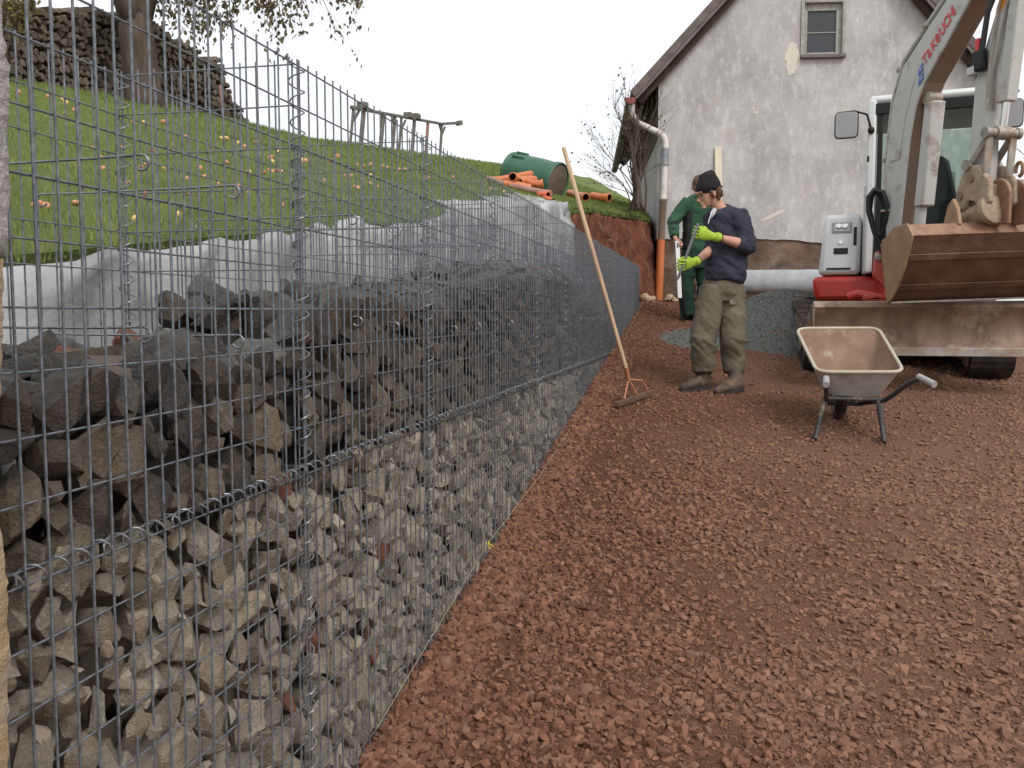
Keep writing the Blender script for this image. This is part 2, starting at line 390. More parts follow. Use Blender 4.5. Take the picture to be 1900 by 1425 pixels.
# ------------------------------------------------------------------ rock shapes
def ico(sub):
    bm = bmesh.new(); bmesh.ops.create_icosphere(bm, subdivisions=sub, radius=1.0); bm.verts.ensure_lookup_table()
    v = np.array([p.co[:] for p in bm.verts]); f = np.array([[q.index for q in p.verts] for p in bm.faces]); bm.free(); return v, f
ICO = {s: ico(s) for s in (1, 2, 3)}
def rock(sub, cuts, rough=0.04, aspect=(1, 0.8, 0.62), rng=RNG, lo=0.42, hi=0.86):
    v, f = ICO[sub]; v = v.copy()
    for _ in range(cuts):
        n = rng.normal(size=3); n /= np.linalg.norm(n); d = rng.uniform(lo, hi)
        k = v @ n - d; v = v - np.outer(np.maximum(k, 0), n) * 0.97
    if rough:
        off = rng.uniform(0, 50, 3)
        for i in range(len(v)):
            v[i] *= 1 + rough * (mnoise.noise(Vector(v[i] * 2.1 + off)) + 0.6 * mnoise.noise(Vector(v[i] * 5.0 + off)))
    v = v * np.array(aspect); v /= np.abs(v).max(); return v, f
def hull_rock(npts, aspect, rough=0.05, cuts=2, rng=RNG):
    """angular broken stone: convex hull, subdivided and roughened"""
    bm = bmesh.new()
    for _ in range(npts):
        n = rng.normal(size=3); n /= np.linalg.norm(n); bm.verts.new(n * rng.uniform(.78, 1.0) * np.array(aspect))
    r = bmesh.ops.convex_hull(bm, input=bm.verts); 
    bmesh.ops.delete(bm, geom=list({e for e in r['geom_interior'] + r['geom_unused'] if isinstance(e, bmesh.types.BMVert)}), context='VERTS')
    bmesh.ops.dissolve_limit(bm, angle_limit=R(14), verts=bm.verts, edges=bm.edges)
    bmesh.ops.triangulate(bm, faces=bm.faces)
    if cuts: bmesh.ops.subdivide_edges(bm, edges=bm.edges, cuts=cuts, use_grid_fill=True); bmesh.ops.triangulate(bm, faces=bm.faces)
    off = Vector(rng.uniform(0, 50, 3)); bm.normal_update()
    mv = [(v, v.co + v.normal * (rough * (mnoise.noise(v.co * 2.0 + off) + .8 * mnoise.noise(v.co * 4.5 + off) - .25))) for v in bm.verts]
    for v, c in mv: v.co = c
    bm.verts.ensure_lookup_table(); bm.verts.index_update()
    v = np.array([p.co[:] for p in bm.verts]); f = np.array([[q.index for q in p.verts] for p in bm.faces]); bm.free()
    v -= (v.max(0) + v.min(0)) / 2; v /= np.abs(v).max(); return v, f
def rand_rot(rng, n):
    q = rng.normal(size=(n, 4)); q /= np.linalg.norm(q, axis=1)[:, None]; w, x, y, z = q.T
    return np.stack([np.stack([1-2*(y*y+z*z), 2*(x*y-z*w), 2*(x*z+y*w)], -1), np.stack([2*(x*y+z*w), 1-2*(x*x+z*z), 2*(y*z-x*w)], -1), np.stack([2*(x*z-y*w), 2*(y*z+x*w), 1-2*(x*x+y*y)], -1)], 1)
def scatter(variants, pos, size, rot):
    """many copies of rock variants as one triangle array"""
    VV, FF, o = [], [], 0; k = len(variants); idx = RNG.integers(0, k, len(pos))
    for j in range(k):
        s = np.where(idx == j)[0]
        if len(s) == 0: continue
        v, f = variants[j]
        p = np.einsum('nij,vj->nvi', rot[s], v) * size[s][:, None, None] + pos[s][:, None, :]
        FF.append((f[None] + (np.arange(len(s)) * len(v))[:, None, None]).reshape(-1, 3) + o); VV.append(p.reshape(-1, 3)); o += len(s) * len(v)
    return np.concatenate(VV), np.concatenate(FF)
# red crushed gravel lying on the yard
grav_var = [rock(1, 5, 0.0, (1, RNG.uniform(.7, .95), RNG.uniform(.5, .75)), lo=0.5, hi=0.9)[0:2] for _ in range(14)]
# keep only the coarse icosahedron shapes cheap: 80 triangles at sub 1 is too many, use a 20 face base
v0, f0 = None, None
bm = bmesh.new(); bmesh.ops.create_icosphere(bm, subdivisions=1, radius=1.0); bm.free()
t_ = (1 + 5 ** .5) / 2
v0 = np.array([(-1,t_,0),(1,t_,0),(-1,-t_,0),(1,-t_,0),(0,-1,t_),(0,1,t_),(0,-1,-t_),(0,1,-t_),(t_,0,-1),(t_,0,1),(-t_,0,-1),(-t_,0,1)], float); v0 /= np.linalg.norm(v0[0])
f0 = np.array([(0,11,5),(0,5,1),(0,1,7),(0,7,10),(0,10,11),(1,5,9),(5,11,4),(11,10,2),(10,7,6),(7,1,8),(3,9,4),(3,4,2),(3,2,6),(3,6,8),(3,8,9),(4,9,5),(2,4,11),(6,2,10),(8,6,7),(9,8,1)])
grav_var = []
for _ in range(30): grav_var.append(hull_rock(int(RNG.integers(10, 14)), (1, RNG.uniform(.68, .98), RNG.uniform(.55, .85)), 0, 0))
pos, size = [], []
def put_gravel(x0, x1, y0, y1, n, smin, smax, patch=1.0):
    X = RNG.uniform(x0, x1, n); Y = RNG.uniform(y0, y1, n); u = RNG.uniform(0, 1, n); k = RNG.uniform(0, 1, n)
    for x, y, q, kk in zip(X, Y, u, k):
        if abs((x * 0.9746 + y * 0.2241) / (y * 0.9746 - x * 0.2241 + 1e-6)) > 0.95: continue
        d = fbm(x * 1.3, y * 1.3, 5.5, 2) + 0.12 * fbm(x * 6, y * 6, 2.5, 2)
        if kk > min(1.0, max(0.36, 0.74 + d * 2.2 * patch)) and x > -0.85: continue
        s = smin + (smax * .80 - smin) * q ** 2.9
        if x < -0.8: s *= 1.1
        pos.append((x, y, ground_z(x, y) + s * 0.13)); size.append(s)
put_gravel(2.4, 5.5, 1.8, 9.0, 14000, 0.008, 0.027)
put_gravel(-1.0, 2.4, 1.2, 2.2, 9000, 0.006, 0.026)
put_gravel(-1.0, 2.4, 2.2, 3.6, 33000, 0.004, 0.026)
put_gravel(-1.0, 3.2, 3.6, 5.4, 40000, 0.0045, 0.027)
put_gravel(-1.0, 4.2, 5.4, 7.6, 28000, 0.006, 0.027)
put_gravel(-1.0, 5.0, 7.6, 12.8, 16000, 0.009, 0.028)
put_gravel(-1.03, -0.78, 2.2, 9.0, 4200, 0.012, 0.030)
for cx, cy, rr, n in ((-0.36, 2.78, 0.22, 150), (-0.72, 3.5, 0.25, 130), (-0.6, 4.6, 0.4, 160), (-0.85, 2.5, .25, 160), (0.9, 3.0, .5, 260), (1.2, 3.9, .6, 300)):      # drifts of coarse pieces
    for _ in range(n):
        x, y = cx + RNG.normal() * rr * 0.6, cy + RNG.normal() * rr * 0.5
        if x < -1.0: continue
        s = RNG.uniform(0.010, 0.027); pos.append((x, y, ground_z(x, y) + s * 0.25)); size.append(s)
pos, size = np.array(pos), np.array(size)
tilt = rand_rot(RNG, len(pos))
az = RNG.uniform(0, 6.28, len(pos)); ca, sa = np.cos(az), np.sin(az)
tx = RNG.normal(0, 0.32, len(pos)); c2_, s2_ = np.cos(tx), np.sin(tx)
rot = np.zeros((len(pos), 3, 3)); rot[:,0,0]=ca; rot[:,0,1]=-sa*c2_; rot[:,0,2]=sa*s2_; rot[:,1,0]=sa; rot[:,1,1]=ca*c2_; rot[:,1,2]=-ca*s2_; rot[:,2,1]=s2_; rot[:,2,2]=c2_
vs, fs = scatter(grav_var, pos, size, rot)
g = npmesh('red_gravel', vs, fs, MATS['gravel'])
tag(g, 'reddish brown crushed stone gravel strewn over the yard', 'gravel', kind='stuff')

# grey-green chippings: a heap by the excavator and a thin spread beside it
def heap_h(x, y):
    a = ((x - 0.80) / 0.80); b = ((y - 10.45) / 1.25)
    h = 0.50 * max(0.0, 1 - (a * a + b * b)) ** 0.8
    a = ((x + 0.10) / 0.55); b = ((y - 10.0) / 0.7)
    h = max(h, 0.05 * max(0.0, 1 - (a * a + b * b)) ** 0.6)
    h += 0.012 * fbm(x * 9, y * 9, 2, 3) * (h > 0.002) + 0.02 * fbm(x * 3, y * 3, 8, 2) * min(1, h * 8)
    if h > 0.02: h += 0.010 * math.sin(y * 34) * max(0, 1 - abs(x - 0.45 - (y - 10) * 0.1) / 0.22)   # tyre prints
    return h
hx = np.arange(-1.0, 1.75, 0.03); hy = np.arange(9.0, 12.2, 0.03)
m = MB().grid([[(x, y, ground_z(x, y) - 0.016 + heap_h(x, y) + 0.010 * (fbm(x*5, y*5, 3, 2))) for x in hx] for y in hy])
tag(obj('gravel_heap', m, MATS['grey_gravel'], smooth='all', recalc=False), 'heap of fine grey green chippings spread beside the excavator', 'gravel heap', kind='stuff')
gp, gs = [], []
for _ in range(9000):
    x, y = RNG.uniform(-1.0, 1.7), RNG.uniform(9.0, 12.1); h = heap_h(x, y)
    if h < 0.004: continue
    s = RNG.uniform(0.004, 0.010); gp.append((x, y, ground_z(x, y) - 0.01 + h + s * 0.3)); gs.append(s)
vs, fs = scatter(grav_var, np.array(gp), np.array(gs), rand_rot(RNG, len(gp)))
mat('grey_bits', (0.9,0.9,0.9), (1.1,1.1,1.1), rough=0.9, island=[(0.14,0.15,0.138),(0.195,0.205,0.19),(0.10,0.108,0.10),(0.23,0.235,0.22)])
tag(npmesh('grey_chippings', vs, fs, MATS['grey_bits']), 'loose grey stone chippings on the heap by the excavator', 'gravel', kind='stuff')

# ------------------------------------------------------------------ grass on the slope
def grass(n, smax, y0, y1, hmin, hmax, w):
    s = RNG.uniform(0, 1, n) ** 1.25 * smax - 0.03; y = RNG.uniform(y0, y1, n)
    ex = np.interp(y, EDGE_Y, EDGE_X); x = ex - s
    keep = np.ones(n, bool)
    z = np.array([hill_z(a, b) for a, b in zip(x, y)])
    h = RNG.uniform(hmin, hmax, n) * np.where(s < 0.1, 1.3, 1.0); az = RNG.uniform(0, 6.28, n); ln = RNG.uniform(0.2, 0.75, n) * h; la = RNG.uniform(0, 6.28, n)
    ww = w * RNG.uniform(0.7, 1.4, n)
    b0 = np.stack([x - np.cos(az) * ww, y - np.sin(az) * ww, z - 0.01], -1); b1 = np.stack([x + np.cos(az) * ww, y + np.sin(az) * ww, z - 0.01], -1)
    tp = np.stack([x + np.cos(la) * ln, y + np.sin(la) * ln, z + h], -1)
    v = np.stack([b0, b1, tp], 1).reshape(-1, 3); f = np.arange(3 * n).reshape(-1, 3); return v, f
a = grass(90000, 6.2, 1.2, 9.0, 0.012, 0.036, 0.003); b = grass(70000, 8.0, 8.0, 19.0, 0.02, 0.055, 0.0055); c = grass(26000, 9.5, 17.0, 36.0, 0.04, 0.09, 0.012)
vs = np.concatenate([a[0], b[0], c[0]]); fs = np.arange(len(vs)).reshape(-1, 3)
tag(npmesh('grass', vs, fs, MATS['grass_blade']), 'short green grass covering the slope above the cut bank', 'grass', kind='stuff')
# ------------------------------------------------------------------ gabion wall
JZ, TZ, BZ = 1.348, 2.362, 0.338            # joint, top and bottom heights
Y0 = 1.065; DEP = 0.50
ORD = ['first', 'second', 'third', 'fourth', 'fifth', 'sixth', 'seventh', 'eighth', 'ninth', 'tenth', 'eleventh']
FILL_Y = [1.0, 1.35, 1.65, 2.05, 2.10, 2.55, 3.1, 3.7, 5.0, 6.2, 6.5, 7.4, 8.65, 10.1, 11.0, 13]
FILL_Z = [1.62, 1.655, 1.685, 1.68, 1.755, 1.80, 1.80, 1.86, 1.985, 2.06, 2.00, 1.83, 1.69, 1.50, 1.40, 1.38]
def fill_z(y): return interp(y, FILL_Y, FILL_Z)
NEAR_VAR = [hull_rock(int(RNG.integers(13, 22)), (1, RNG.uniform(.6, .95), RNG.uniform(.34, .72)), 0.05) for _ in range(44)]
FAR_VAR = [hull_rock(int(RNG.integers(9, 13)), (1, RNG.uniform(.6, .95), RNG.uniform(.45, .8)), 0.0, 0) for _ in range(20)]
STONE_ME = {}
def stone_mesh(j, mname):
    if (j, mname) not in STONE_ME:
        v, f = NEAR_VAR[j]; me = bpy.data.meshes.new('stone'); me.from_pydata(v.tolist(), [], f.tolist()); me.shade_smooth(); me.set_sharp_from_angle(angle=R(19))
        me.materials.append(MATS[mname]); STONE_ME[(j, mname)] = me
    return STONE_ME[(j, mname)]
def darts(a0, a1, b0, b1, levels, ok=None):
    """variable radius dart throwing in a rectangle, large pieces first"""
    P = np.zeros((0, 3))
    for r0, r1, tries in levels:
        for _ in range(tries):
            a, b, r = RNG.uniform(a0, a1), RNG.uniform(b0, b1), RNG.uniform(r0, r1)
            if ok and not ok(a, b): continue
            if len(P):
                d = (P[:, 0] - a) ** 2 + (P[:, 1] - b) ** 2
                if (d < (0.80 * (P[:, 2] + r)) ** 2).any(): continue
            P = np.vstack([P, (a, b, r)])
    return P
LV_LOW = [(0.050, 0.062, 22), (0.039, 0.050, 130), (0.030, 0.039, 420), (0.021, 0.030, 520), (0.014, 0.019, 300)]
LV_UP = [(0.050, 0.063, 24), (0.039, 0.050, 140), (0.030, 0.039, 420), (0.021, 0.030, 520), (0.014, 0.020, 260)]
LV_FAR = [(0.052, 0.066, 26), (0.038, 0.052, 150), (0.027, 0.038, 360)]
def wire_grid(mb, o, du, nu, su, dv, nv, sv, nrm, rv=0.0025, rh=0.0021, ext=0.012, jitter=0.0012):
    """welded mesh: nv verticals along du-spaced positions, horizontals behind them"""
    o, du, dv, nrm = Vector(o), Vector(du), Vector(dv), Vector(nrm)
    Hh, Ww = sv * nv, su * nu
    for i in range(nu + 1):
        j = RNG.normal(0, jitter)
        a = o + du * (i * su + j) + nrm * rv
        mb.tube([a - dv * ext, a + dv * (Hh * .5) + du * RNG.normal(0, jitter), a + dv * (Hh + ext)], rv, 6)
    for k in range(nv + 1):
        a = o + dv * (k * sv + RNG.normal(0, jitter)) - nrm * rh
        mb.tube([a - du * ext * .4, a + du * Ww * .5 + dv * RNG.normal(0, jitter), a + du * (Ww + ext * .4)], rh, 6)
def helix(mb, a, b, r, pitch, wr=0.0022, n=9, seed=0):
    a, b = Vector(a), Vector(b); d = b - a; L = d.length; d.normalize()
    x = d.cross(Vector((0.31, 0.2, 0.1 if abs(d.z) > .5 else 1))).normalized(); y = d.cross(x)
    k = int(L / pitch * n); pts = []
    for i in range(k + 1):
        t = i / n; w = 2 * math.pi * t + seed
        pts.append(a + d * (t * pitch) + (x * math.cos(w) + y * math.sin(w)) * r * (1 + 0.08 * math.sin(t * 1.7)))
    mb.tube(pts, wr, 5)
XD = Vector((1, 0, 0)); YD = Vector((0, 1, 0)); ZD = Vector((0, 0, 1))
def place_stone(parent, center, r, mname, rotm, sc, j):
    o = bpy.data.objects.new('stone', stone_mesh(j, mname)); COL.objects.link(o); o.parent = parent
    M4 = Matrix([list(rotm[0]) + [0], list(rotm[1]) + [0], list(rotm[2]) + [0], [0, 0, 0, 1]]).to_4x4()
    o.matrix_local = Matrix.Translation(Vector(center) - OFF[parent.name]) @ M4 @ Matrix.Diagonal((sc, sc, sc, 1))
    return o
def pick_rot(tall):
    # slab laid with its long axis leaning in the wall plane
    a = RNG.normal(0.35, 0.7) if tall else RNG.uniform(0, 3.14)
    M1 = Matrix.Rotation(RNG.normal(0, 0.45), 3, 'Y') @ Matrix.Rotation(RNG.normal(0, .4), 3, 'Z')
    return np.array(Matrix.Rotation(a, 3, 'X') @ Matrix.Rotation(math.pi / 2, 3, 'Y') @ M1) if tall else np.array(Matrix(rand_rot(RNG, 1)[0].tolist()))
for tier in ('lower', 'upper'):
    zb, zt = (BZ, JZ - 0.012) if tier == 'lower' else (JZ + 0.012, TZ)
    nb = 8 if tier == 'lower' else 11
    for n in range(nb):
        y0 = Y0 + n; y1 = y0 + 1.0
        if n == nb - 1 and tier == 'upper': zb = JZ + 0.10
        if tier == 'lower': lab = f'lower tier gabion basket full of tan stones, {ORD[n]} from the stone pillar'
        else: lab = (f'upper tier gabion basket part filled with dark stones, {ORD[n]} from the stone pillar' if n < 8 else f'upper tier wire gabion basket still empty of stones, {ORD[n]} from the stone pillar')
        G = thing('gabion_basket', lab, 'gabion', (GX, y0 + .5, zb), 'gabion baskets of the retaining wall')
        nv = 10; sv = (zt - zb) / nv
        m = MB(); wire_grid(m, (GX, y0 + 0.006, zb), YD, 20, 0.0494, ZD, nv, sv, XD); obj('front_panel', m, MATS['wire'], G)
        m = MB(); wire_grid(m, (GX - DEP, y0 + 0.006, zb), YD, 20, 0.0494, ZD, nv, sv, -XD, 0.0023, 0.002); obj('back_panel', m, MATS['wire'], G)
        m = MB(); wire_grid(m, (GX - DEP + .01, y1 - 0.008, zb), XD, 10, 0.048, ZD, nv, sv, YD * .6, 0.0023, 0.002); obj('partition_panel', m, MATS['wire'], G)
        if n == 0:
            m = MB(); wire_grid(m, (GX - DEP + .01, y0 + 0.006, zb), XD, 10, 0.048, ZD, nv, sv, YD * .6, 0.0023, 0.002); obj('end_panel', m, MATS['wire'], G)
        m = MB(); helix(m, (GX - .002, y1, zb), (GX - .002, y1, zt + .02), 0.019, 0.05, 0.0020, seed=n); 
        obj('corner_spiral', m, MATS['spiral'], G)
        if tier == 'upper':
            m = MB(); helix(m, (GX - DEP, y1, zb), (GX - DEP, y1, zt + .02), 0.019, 0.05, 0.0020, seed=n + 1); obj('corner_spiral', m, MATS['spiral'], G)
            m = MB(); helix(m, (GX, y0, JZ), (GX, y1, JZ), 0.016, 0.05, 0.0020, seed=n + 2); obj('joint_spiral', m, MATS['spiral'], G)
            for hz in (0.345, 0.655):            # distance rods with hooked ends
                for hy in (0.33, 0.68):
                    z = zb + hz * (zt - zb) + RNG.normal(0, .012); y = y0 + hy + RNG.normal(0, .02)
                    if fill_z(y) > z + 0.25: continue
                    if z < fill_z(y) + .02: z = z
                    e1 = [V(GX + 0.004 + 0.014*math.cos(a), y, z - 0.004 + 0.014*math.sin(a)) for a in np.linspace(-2.6, 1.57, 8)]
                    e2 = [V(GX - DEP - 0.004 - 0.014*math.cos(a), y + .03, z - 0.004 + 0.014*math.sin(a)) for a in np.linspace(1.57, -2.6, 8)]
                    m = MB().tube(e1 + [V(GX - .1, y + .005, z + .008), V(GX - .4, y + .025, z + .008)] + e2, 0.0026, 5); obj('hook_rod', m, MATS['spiral'], G)
        # ---- stones
        near = n <= 3
        ztop = (lambda y: JZ - 0.02) if tier == 'lower' else fill_z
        zlo = BZ if tier == 'lower' else JZ
        if tier == 'lower': zlo = max(BZ, ground_base(GX, y0) - 0.10)
        hi = max(ztop(y0), ztop(y1), ztop((y0 + y1) / 2))
        if hi < zlo + 0.06: continue
        lv = (LV_LOW if tier == 'lower' else LV_UP) if near else LV_FAR
        lv = [(a, b, max(6, int(t * (hi - zlo)))) for a, b, t in lv]
        ok = (lambda a, b: b < ztop(a) - 0.004) if tier == 'lower' else (lambda a, b: b < ztop(a) - 0.035)
        mn = 'stone_tan' if tier == 'lower' else 'stone_dark'
        fp = darts(y0 + .02, y1 - .02, zlo + 0.012, hi, lv, ok)
        PV, PS, PR = [], [], []
        for a, b, r in fp:
            var = NEAR_VAR if near else FAR_VAR
            j = int(RNG.integers(len(var))); rm = pick_rot(RNG.uniform() < 0.6); sc = r * RNG.uniform(1.25, 1.55)
            ext = (var[j][0] @ rm.T)[:, 0].max() * sc
            px = GX - 0.004 - ext + RNG.uniform(-.006, .014)
            if r <= .0205: px -= .018
            mm = mn
            if tier == 'upper' and b < JZ + 0.26 and RNG.uniform() < 0.75 - 2.4 * (b - JZ): mm = 'stone_mid'
            if tier == 'lower' and b > JZ - 0.14 and RNG.uniform() < 0.30: mm = 'stone_mid'
            if tier == 'lower' and RNG.uniform() < 0.015: mm = 'stone_red'
            if near and r > .0205: place_stone(G, (px, a, b), r, mm, rm, sc, j)
            else: PV.append((px, a, b)); PS.append(sc); PR.append(rm)
        # stones on top of the fill
        if tier == 'upper':
            tp = darts(GX - DEP + .05, GX - .05, y0 + .03, y1 - .03, [(0.062, 0.078, 14), (0.045, 0.058, 70), (0.031, 0.041, 160)])
            for a, b, r in tp:
                zt_ = fill_z(b) + 0.05 * (GX - a) / DEP * (1 if n != 0 else 0.3) + RNG.normal(0, 0.014) + 0.03 * fbm(a * 5, b * 5, 1, 2)
                if zt_ < JZ + 0.03: continue
                if n == 0 and a < GX - 0.42: zt_ -= .05
                var = NEAR_VAR if near else FAR_VAR
                j = int(RNG.integers(len(var))); rm = np.array(Matrix(rand_rot(RNG, 1)[0].tolist())); sc = r * RNG.uniform(1.2, 1.45)
                ex = np.abs(var[j][0] @ rm.T * sc)
                c = (min(a, GX - .01 - ex[:, 0].max()), b, zt_ - ex[:, 2].max() * 0.85)
                if near: place_stone(G, c, r, 'stone_red' if (n in (0, 1) and r < .06 and RNG.uniform() < 0.05) else 'stone_top', rm, sc, j)
                else: PV.append(c); PS.append(sc); PR.append(rm)
        # the end face of the second bay shows through the empty top of the first
        if tier == 'upper' and n == 1:
            for a, b, r in darts(GX - DEP + .04, GX - .06, JZ + .05, 1.76, [(0.045, 0.06, 60), (0.03, 0.042, 160)]):
                j = int(RNG.integers(len(NEAR_VAR))); rm = np.array(Matrix(rand_rot(RNG, 1)[0].tolist())); place_stone(G, (a, y0 + .055 + RNG.uniform(0, .02), b), r, mn, rm, r * 1.3, j)
        # pieces behind the face, too deep to tell apart
        for xb, r0 in ((GX - 0.15, 0.07), (GX - 0.27, 0.085), (GX - 0.40, 0.085)):
            q = darts(y0 + .04, y1 - .04, zlo + .02, hi, [(r0 * .8, r0, int(200 * (hi - zlo)) + 20)], lambda a, b: b < ztop(a) - 0.09)
            for a, b, r in q: PV.append((xb + RNG.normal(0, .02), a, b)); PS.append(r * 1.5); PR.append(rand_rot(RNG, 1)[0])
        if PV:
            vs, fs = scatter(FAR_VAR, np.array(PV), np.array(PS), np.array(PR))
            vs[:, 0] = np.minimum(vs[:, 0], GX - 0.004)
            o = npmesh('stone_fill', vs, fs, MATS[mn], parent=G); o['kind'] = 'stuff'
# white drainage fleece hung over the bank behind the cages
P = []
for y in np.arange(0.6, 10.25, 0.05):
    e = edge_x(y); zt = edge_z(y) - 0.025 + 0.14 * fbm(y * 2.6, 3, 1, 4) - 0.06 * max(0, min(1, (2.35 - y) / .3)) + 0.08 * max(0, min(1, (y - 5) / 2))
    zb = JZ - 0.25; row = []; k1 = min(1.0, max(0.0, (y - 9.2) / 1.0)); zb = lerp(zb, zt - 0.32, k1)
    for k in range(30):
        t = k / 29; z = lerp(zb, zt, t)
        x = -1.60 + 0.12 * fbm(y * 1.9 + z * 1.4, z * .9, 2, 4) + 0.24 * (0.22 - abs(fbm(y * 3.0 - z * 1.5, z * 1.9, 5, 4))) - .02 - 0.10 * t ** 3
        row.append((x, y, z))
    x1 = row[-1][0]; wd = 0.05 + 0.10 * (0.5 + fbm(y * 1.7, 2, 6, 3)) + (0.35 if y > 6.5 else 0)
    for k in range(1, 9):
        t = k / 8; x = x1 - wd * t
        row.append((x, y + 0.05 * fbm(y * 3, t * 2, 3, 2), max(hill_z(min(x, e - .02), y) + 0.012 + 0.02 * fbm(x * 8, y * 5, 1, 2), zt + 0.0 - 0.03 * (1 - t)) if t < .35 else hill_z(min(x, e - .02), y) + 0.02 + 0.04 * max(0, fbm(x * 6, y * 4, 1, 3))))
    P.append(row)
f = obj('drainage_fleece', MB().grid(P), MATS['fleece'], smooth='all', recalc=False)
sd = f.modifiers.new('solid', 'SOLIDIFY'); sd.thickness = 0.004
tag(f, 'crumpled white drainage fleece draped over the bank behind the gabion baskets', 'fleece')
# old stone pillar at the near end of the wall
PIL = thing('stone_pillar', 'old rough stone pillar of granite over sandstone at the near end of the gabions', 'pillar', (-1.10, 0.80, 0.0))
prof_py = [-60, 60, 200, 300, 420, 475, 490, 520, 560, 640, 720, 800, 850, 905, 1000, 1080, 1160, 1250, 1340, 1425, 1480]
prof_px = [18, 20, 24, 27, 29, 28, 19, 20, 18, 14, 8, 5, 3, 9, 20, 24, 26, 28, 26, 24, 24]
def pillar_block(name, py0, py1, matn):
    rows = []; zz0, zz1 = atY(20, py1, 0.95).z, atY(20, py0, 0.95).z
    nz = max(8, int((zz1 - zz0) / 0.012)); base = []
    path = [(-1.42, 0.62)] + [(-1.42 + i * .045, 0.62) for i in range(1, 13)]
    for i in range(nz + 1):
        z = lerp(zz0, zz1, i / nz)
        pyy = 581 - (z - CAM_Z) / 1.15 * 1640 if False else None
        # find photo row for this height on the visible corner
        lo_, hi_ = -200, 1600
        for _ in range(22):
            mid = (lo_ + hi_) / 2
            if atY(20, mid, 0.95).z > z: lo_ = mid
            else: hi_ = mid
        xr = atY(interp(lo_, prof_py, prof_px), lo_, 0.95).x
        e = 0.010 * (1 - abs(2 * i / nz - 1) ** 14) - 0.010
        pts = [(-1.45, 0.60)] + [(lerp(-1.45, xr, t), 0.60) for t in np.linspace(.1, .97, 10)] + [(xr, lerp(0.60, 0.95, t)) for t in np.linspace(.03, .97, 14)] + [(lerp(xr, -1.45, t), 0.95) for t in np.linspace(0.02, 1, 8)]
        row = []
        for k, (x, y) in enumerate(pts):
            w = 0.007 * fbm(x * 14, y * 14, z * 14, 4) + 0.004 * mnoise.noise((x * 70, y * 70, z * 70))
            row.append((x + (w if x > -1.4 else 0) + e, y + (w * .8 if y > .9 else 0), z))
        rows.append(row)
    obj(name, MB().loft(rows), MATS[matn], PIL, smooth='all')
pillar_block('granite_block', -160, 478, 'granite'); pillar_block('sandstone_block', 481, 868, 'sandstone'); pillar_block('sandstone_block', 871, 1900, 'sandstone')
# mason's line stretched along the foot of the wall
sp = [atX(905, 1008, -0.985), atX(1000, 885, -0.975), atX(1140, 668, -0.96), atY(1207, 530, 13.0)]
m = MB().tube([atX(700, 1350, -0.985)] + sp, 0.0013, 5)
mat('string', (0.34, 0.30, 0.22), rough=0.8)
L_ = obj('string_line', m, MATS['string']); tag(L_, 'thin pale string line stretched along the foot of the gabions', 'string')
m = MB(); c = sp[0]
for k in range(4): m.tube([c, c + V(RNG.normal(0, .012), RNG.normal(0, .012), RNG.normal(0, .015)), c + V(RNG.normal(0, .018), RNG.normal(0, .018), -.01 + RNG.normal(0, .018))], 0.0026, 5)
mat('yellow', (0.65, 0.52, 0.06), rough=0.7); obj('knot', m, MATS['yellow'], L_)
# ------------------------------------------------------------------ things on the slope
def on_hill(px, py):
    r = ray(px, py); t = 0.8
    while t < 90:
        p = Vector((0, 0, CAM_Z)) + r * t
        if p.x < edge_x(p.y) and p.z < hill_z(p.x, p.y): return p
        t += 0.03
    return None
# fallen apples
cr1 = [(15,95),(100,125),(225,125),(325,140),(350,165),(405,218),(340,235),(540,485),(600,560),(610,630),(830,305),(1195,403),(960,505),(915,600),(880,620),(1040,630),(785,735),(910,815),(1225,815),(1325,690),(1300,635),(1210,705),(1375,510),(1480,420),(1450,415),(1545,370),(1565,445),(1610,475),(1695,445),(1480,590),(1800,550),(1800,580),(1640,655),(1745,660),(1810,650),(1840,645),(1870,650),(1545,800),(1640,800),(1420,740),(1565,750),(170,890),(130,895),(210,910),(420,880),(835,1005),(1145,960),(1885,890),(1110,460),(740,480),(1040,305),(900,300)]
cr2 = [(85,855),(140,810),(100,880),(75,945),(130,950),(170,955),(325,875),(345,880),(520,875),(580,845),(725,905),(770,915),(825,905),(910,915),(940,930),(455,970),(630,985),(675,990),(480,1020),(700,1065),(730,1075),(875,1065),(820,985),(765,1020),(815,1040),(300,1130),(180,1215),(1430,995),(1025,945),(1075,945),(1240,1000),(1700,1085),(1800,1105),(1840,1130)]
app = [(30 + a / 3.8, 150 + b / 3.8) for a, b in cr1] + [(480 + a / 3.958, 80 + b / 3.958) for a, b in cr2]
mat('apple_red', (0.48,0.13,0.08), (0.55,0.24,0.12), scale=20, rough=0.35, spec=0.5)
mat('apple_orange', (0.56,0.22,0.12), (0.62,0.33,0.18), scale=20, rough=0.4, spec=0.5)
mat('apple_yellow', (0.70,0.42,0.10), (0.75,0.55,0.22), scale=20, rough=0.4, spec=0.5)
AP = {}
for nm in ('apple_red', 'apple_orange', 'apple_yellow'):
    mb = MB(); n, mm = 12, 9; rings = []
    for i in range(mm + 1):
        ph = math.pi * i / mm; rr = math.sin(ph) * (1 + 0.08 * math.cos(ph)); zz = -math.cos(ph) * 0.92
        if i == mm: zz -= 0.22
        if i == mm - 1: zz += 0.02
        if i == 0: zz += 0.10
        rings.append([(rr * math.cos(6.2832 * k / n), rr * math.sin(6.2832 * k / n), zz) for k in range(n)])
    mb.loft(rings, cap=False); mb.tube([(0, 0, .68), (0.05, 0, 1.0), (0.14, 0.02, 1.2)], 0.05, 4)
    me = bpy.data.meshes.new('apple'); me.from_pydata(mb.v, [], mb.f); me.shade_smooth(); me.materials.append(MATS[nm]); AP[nm] = me
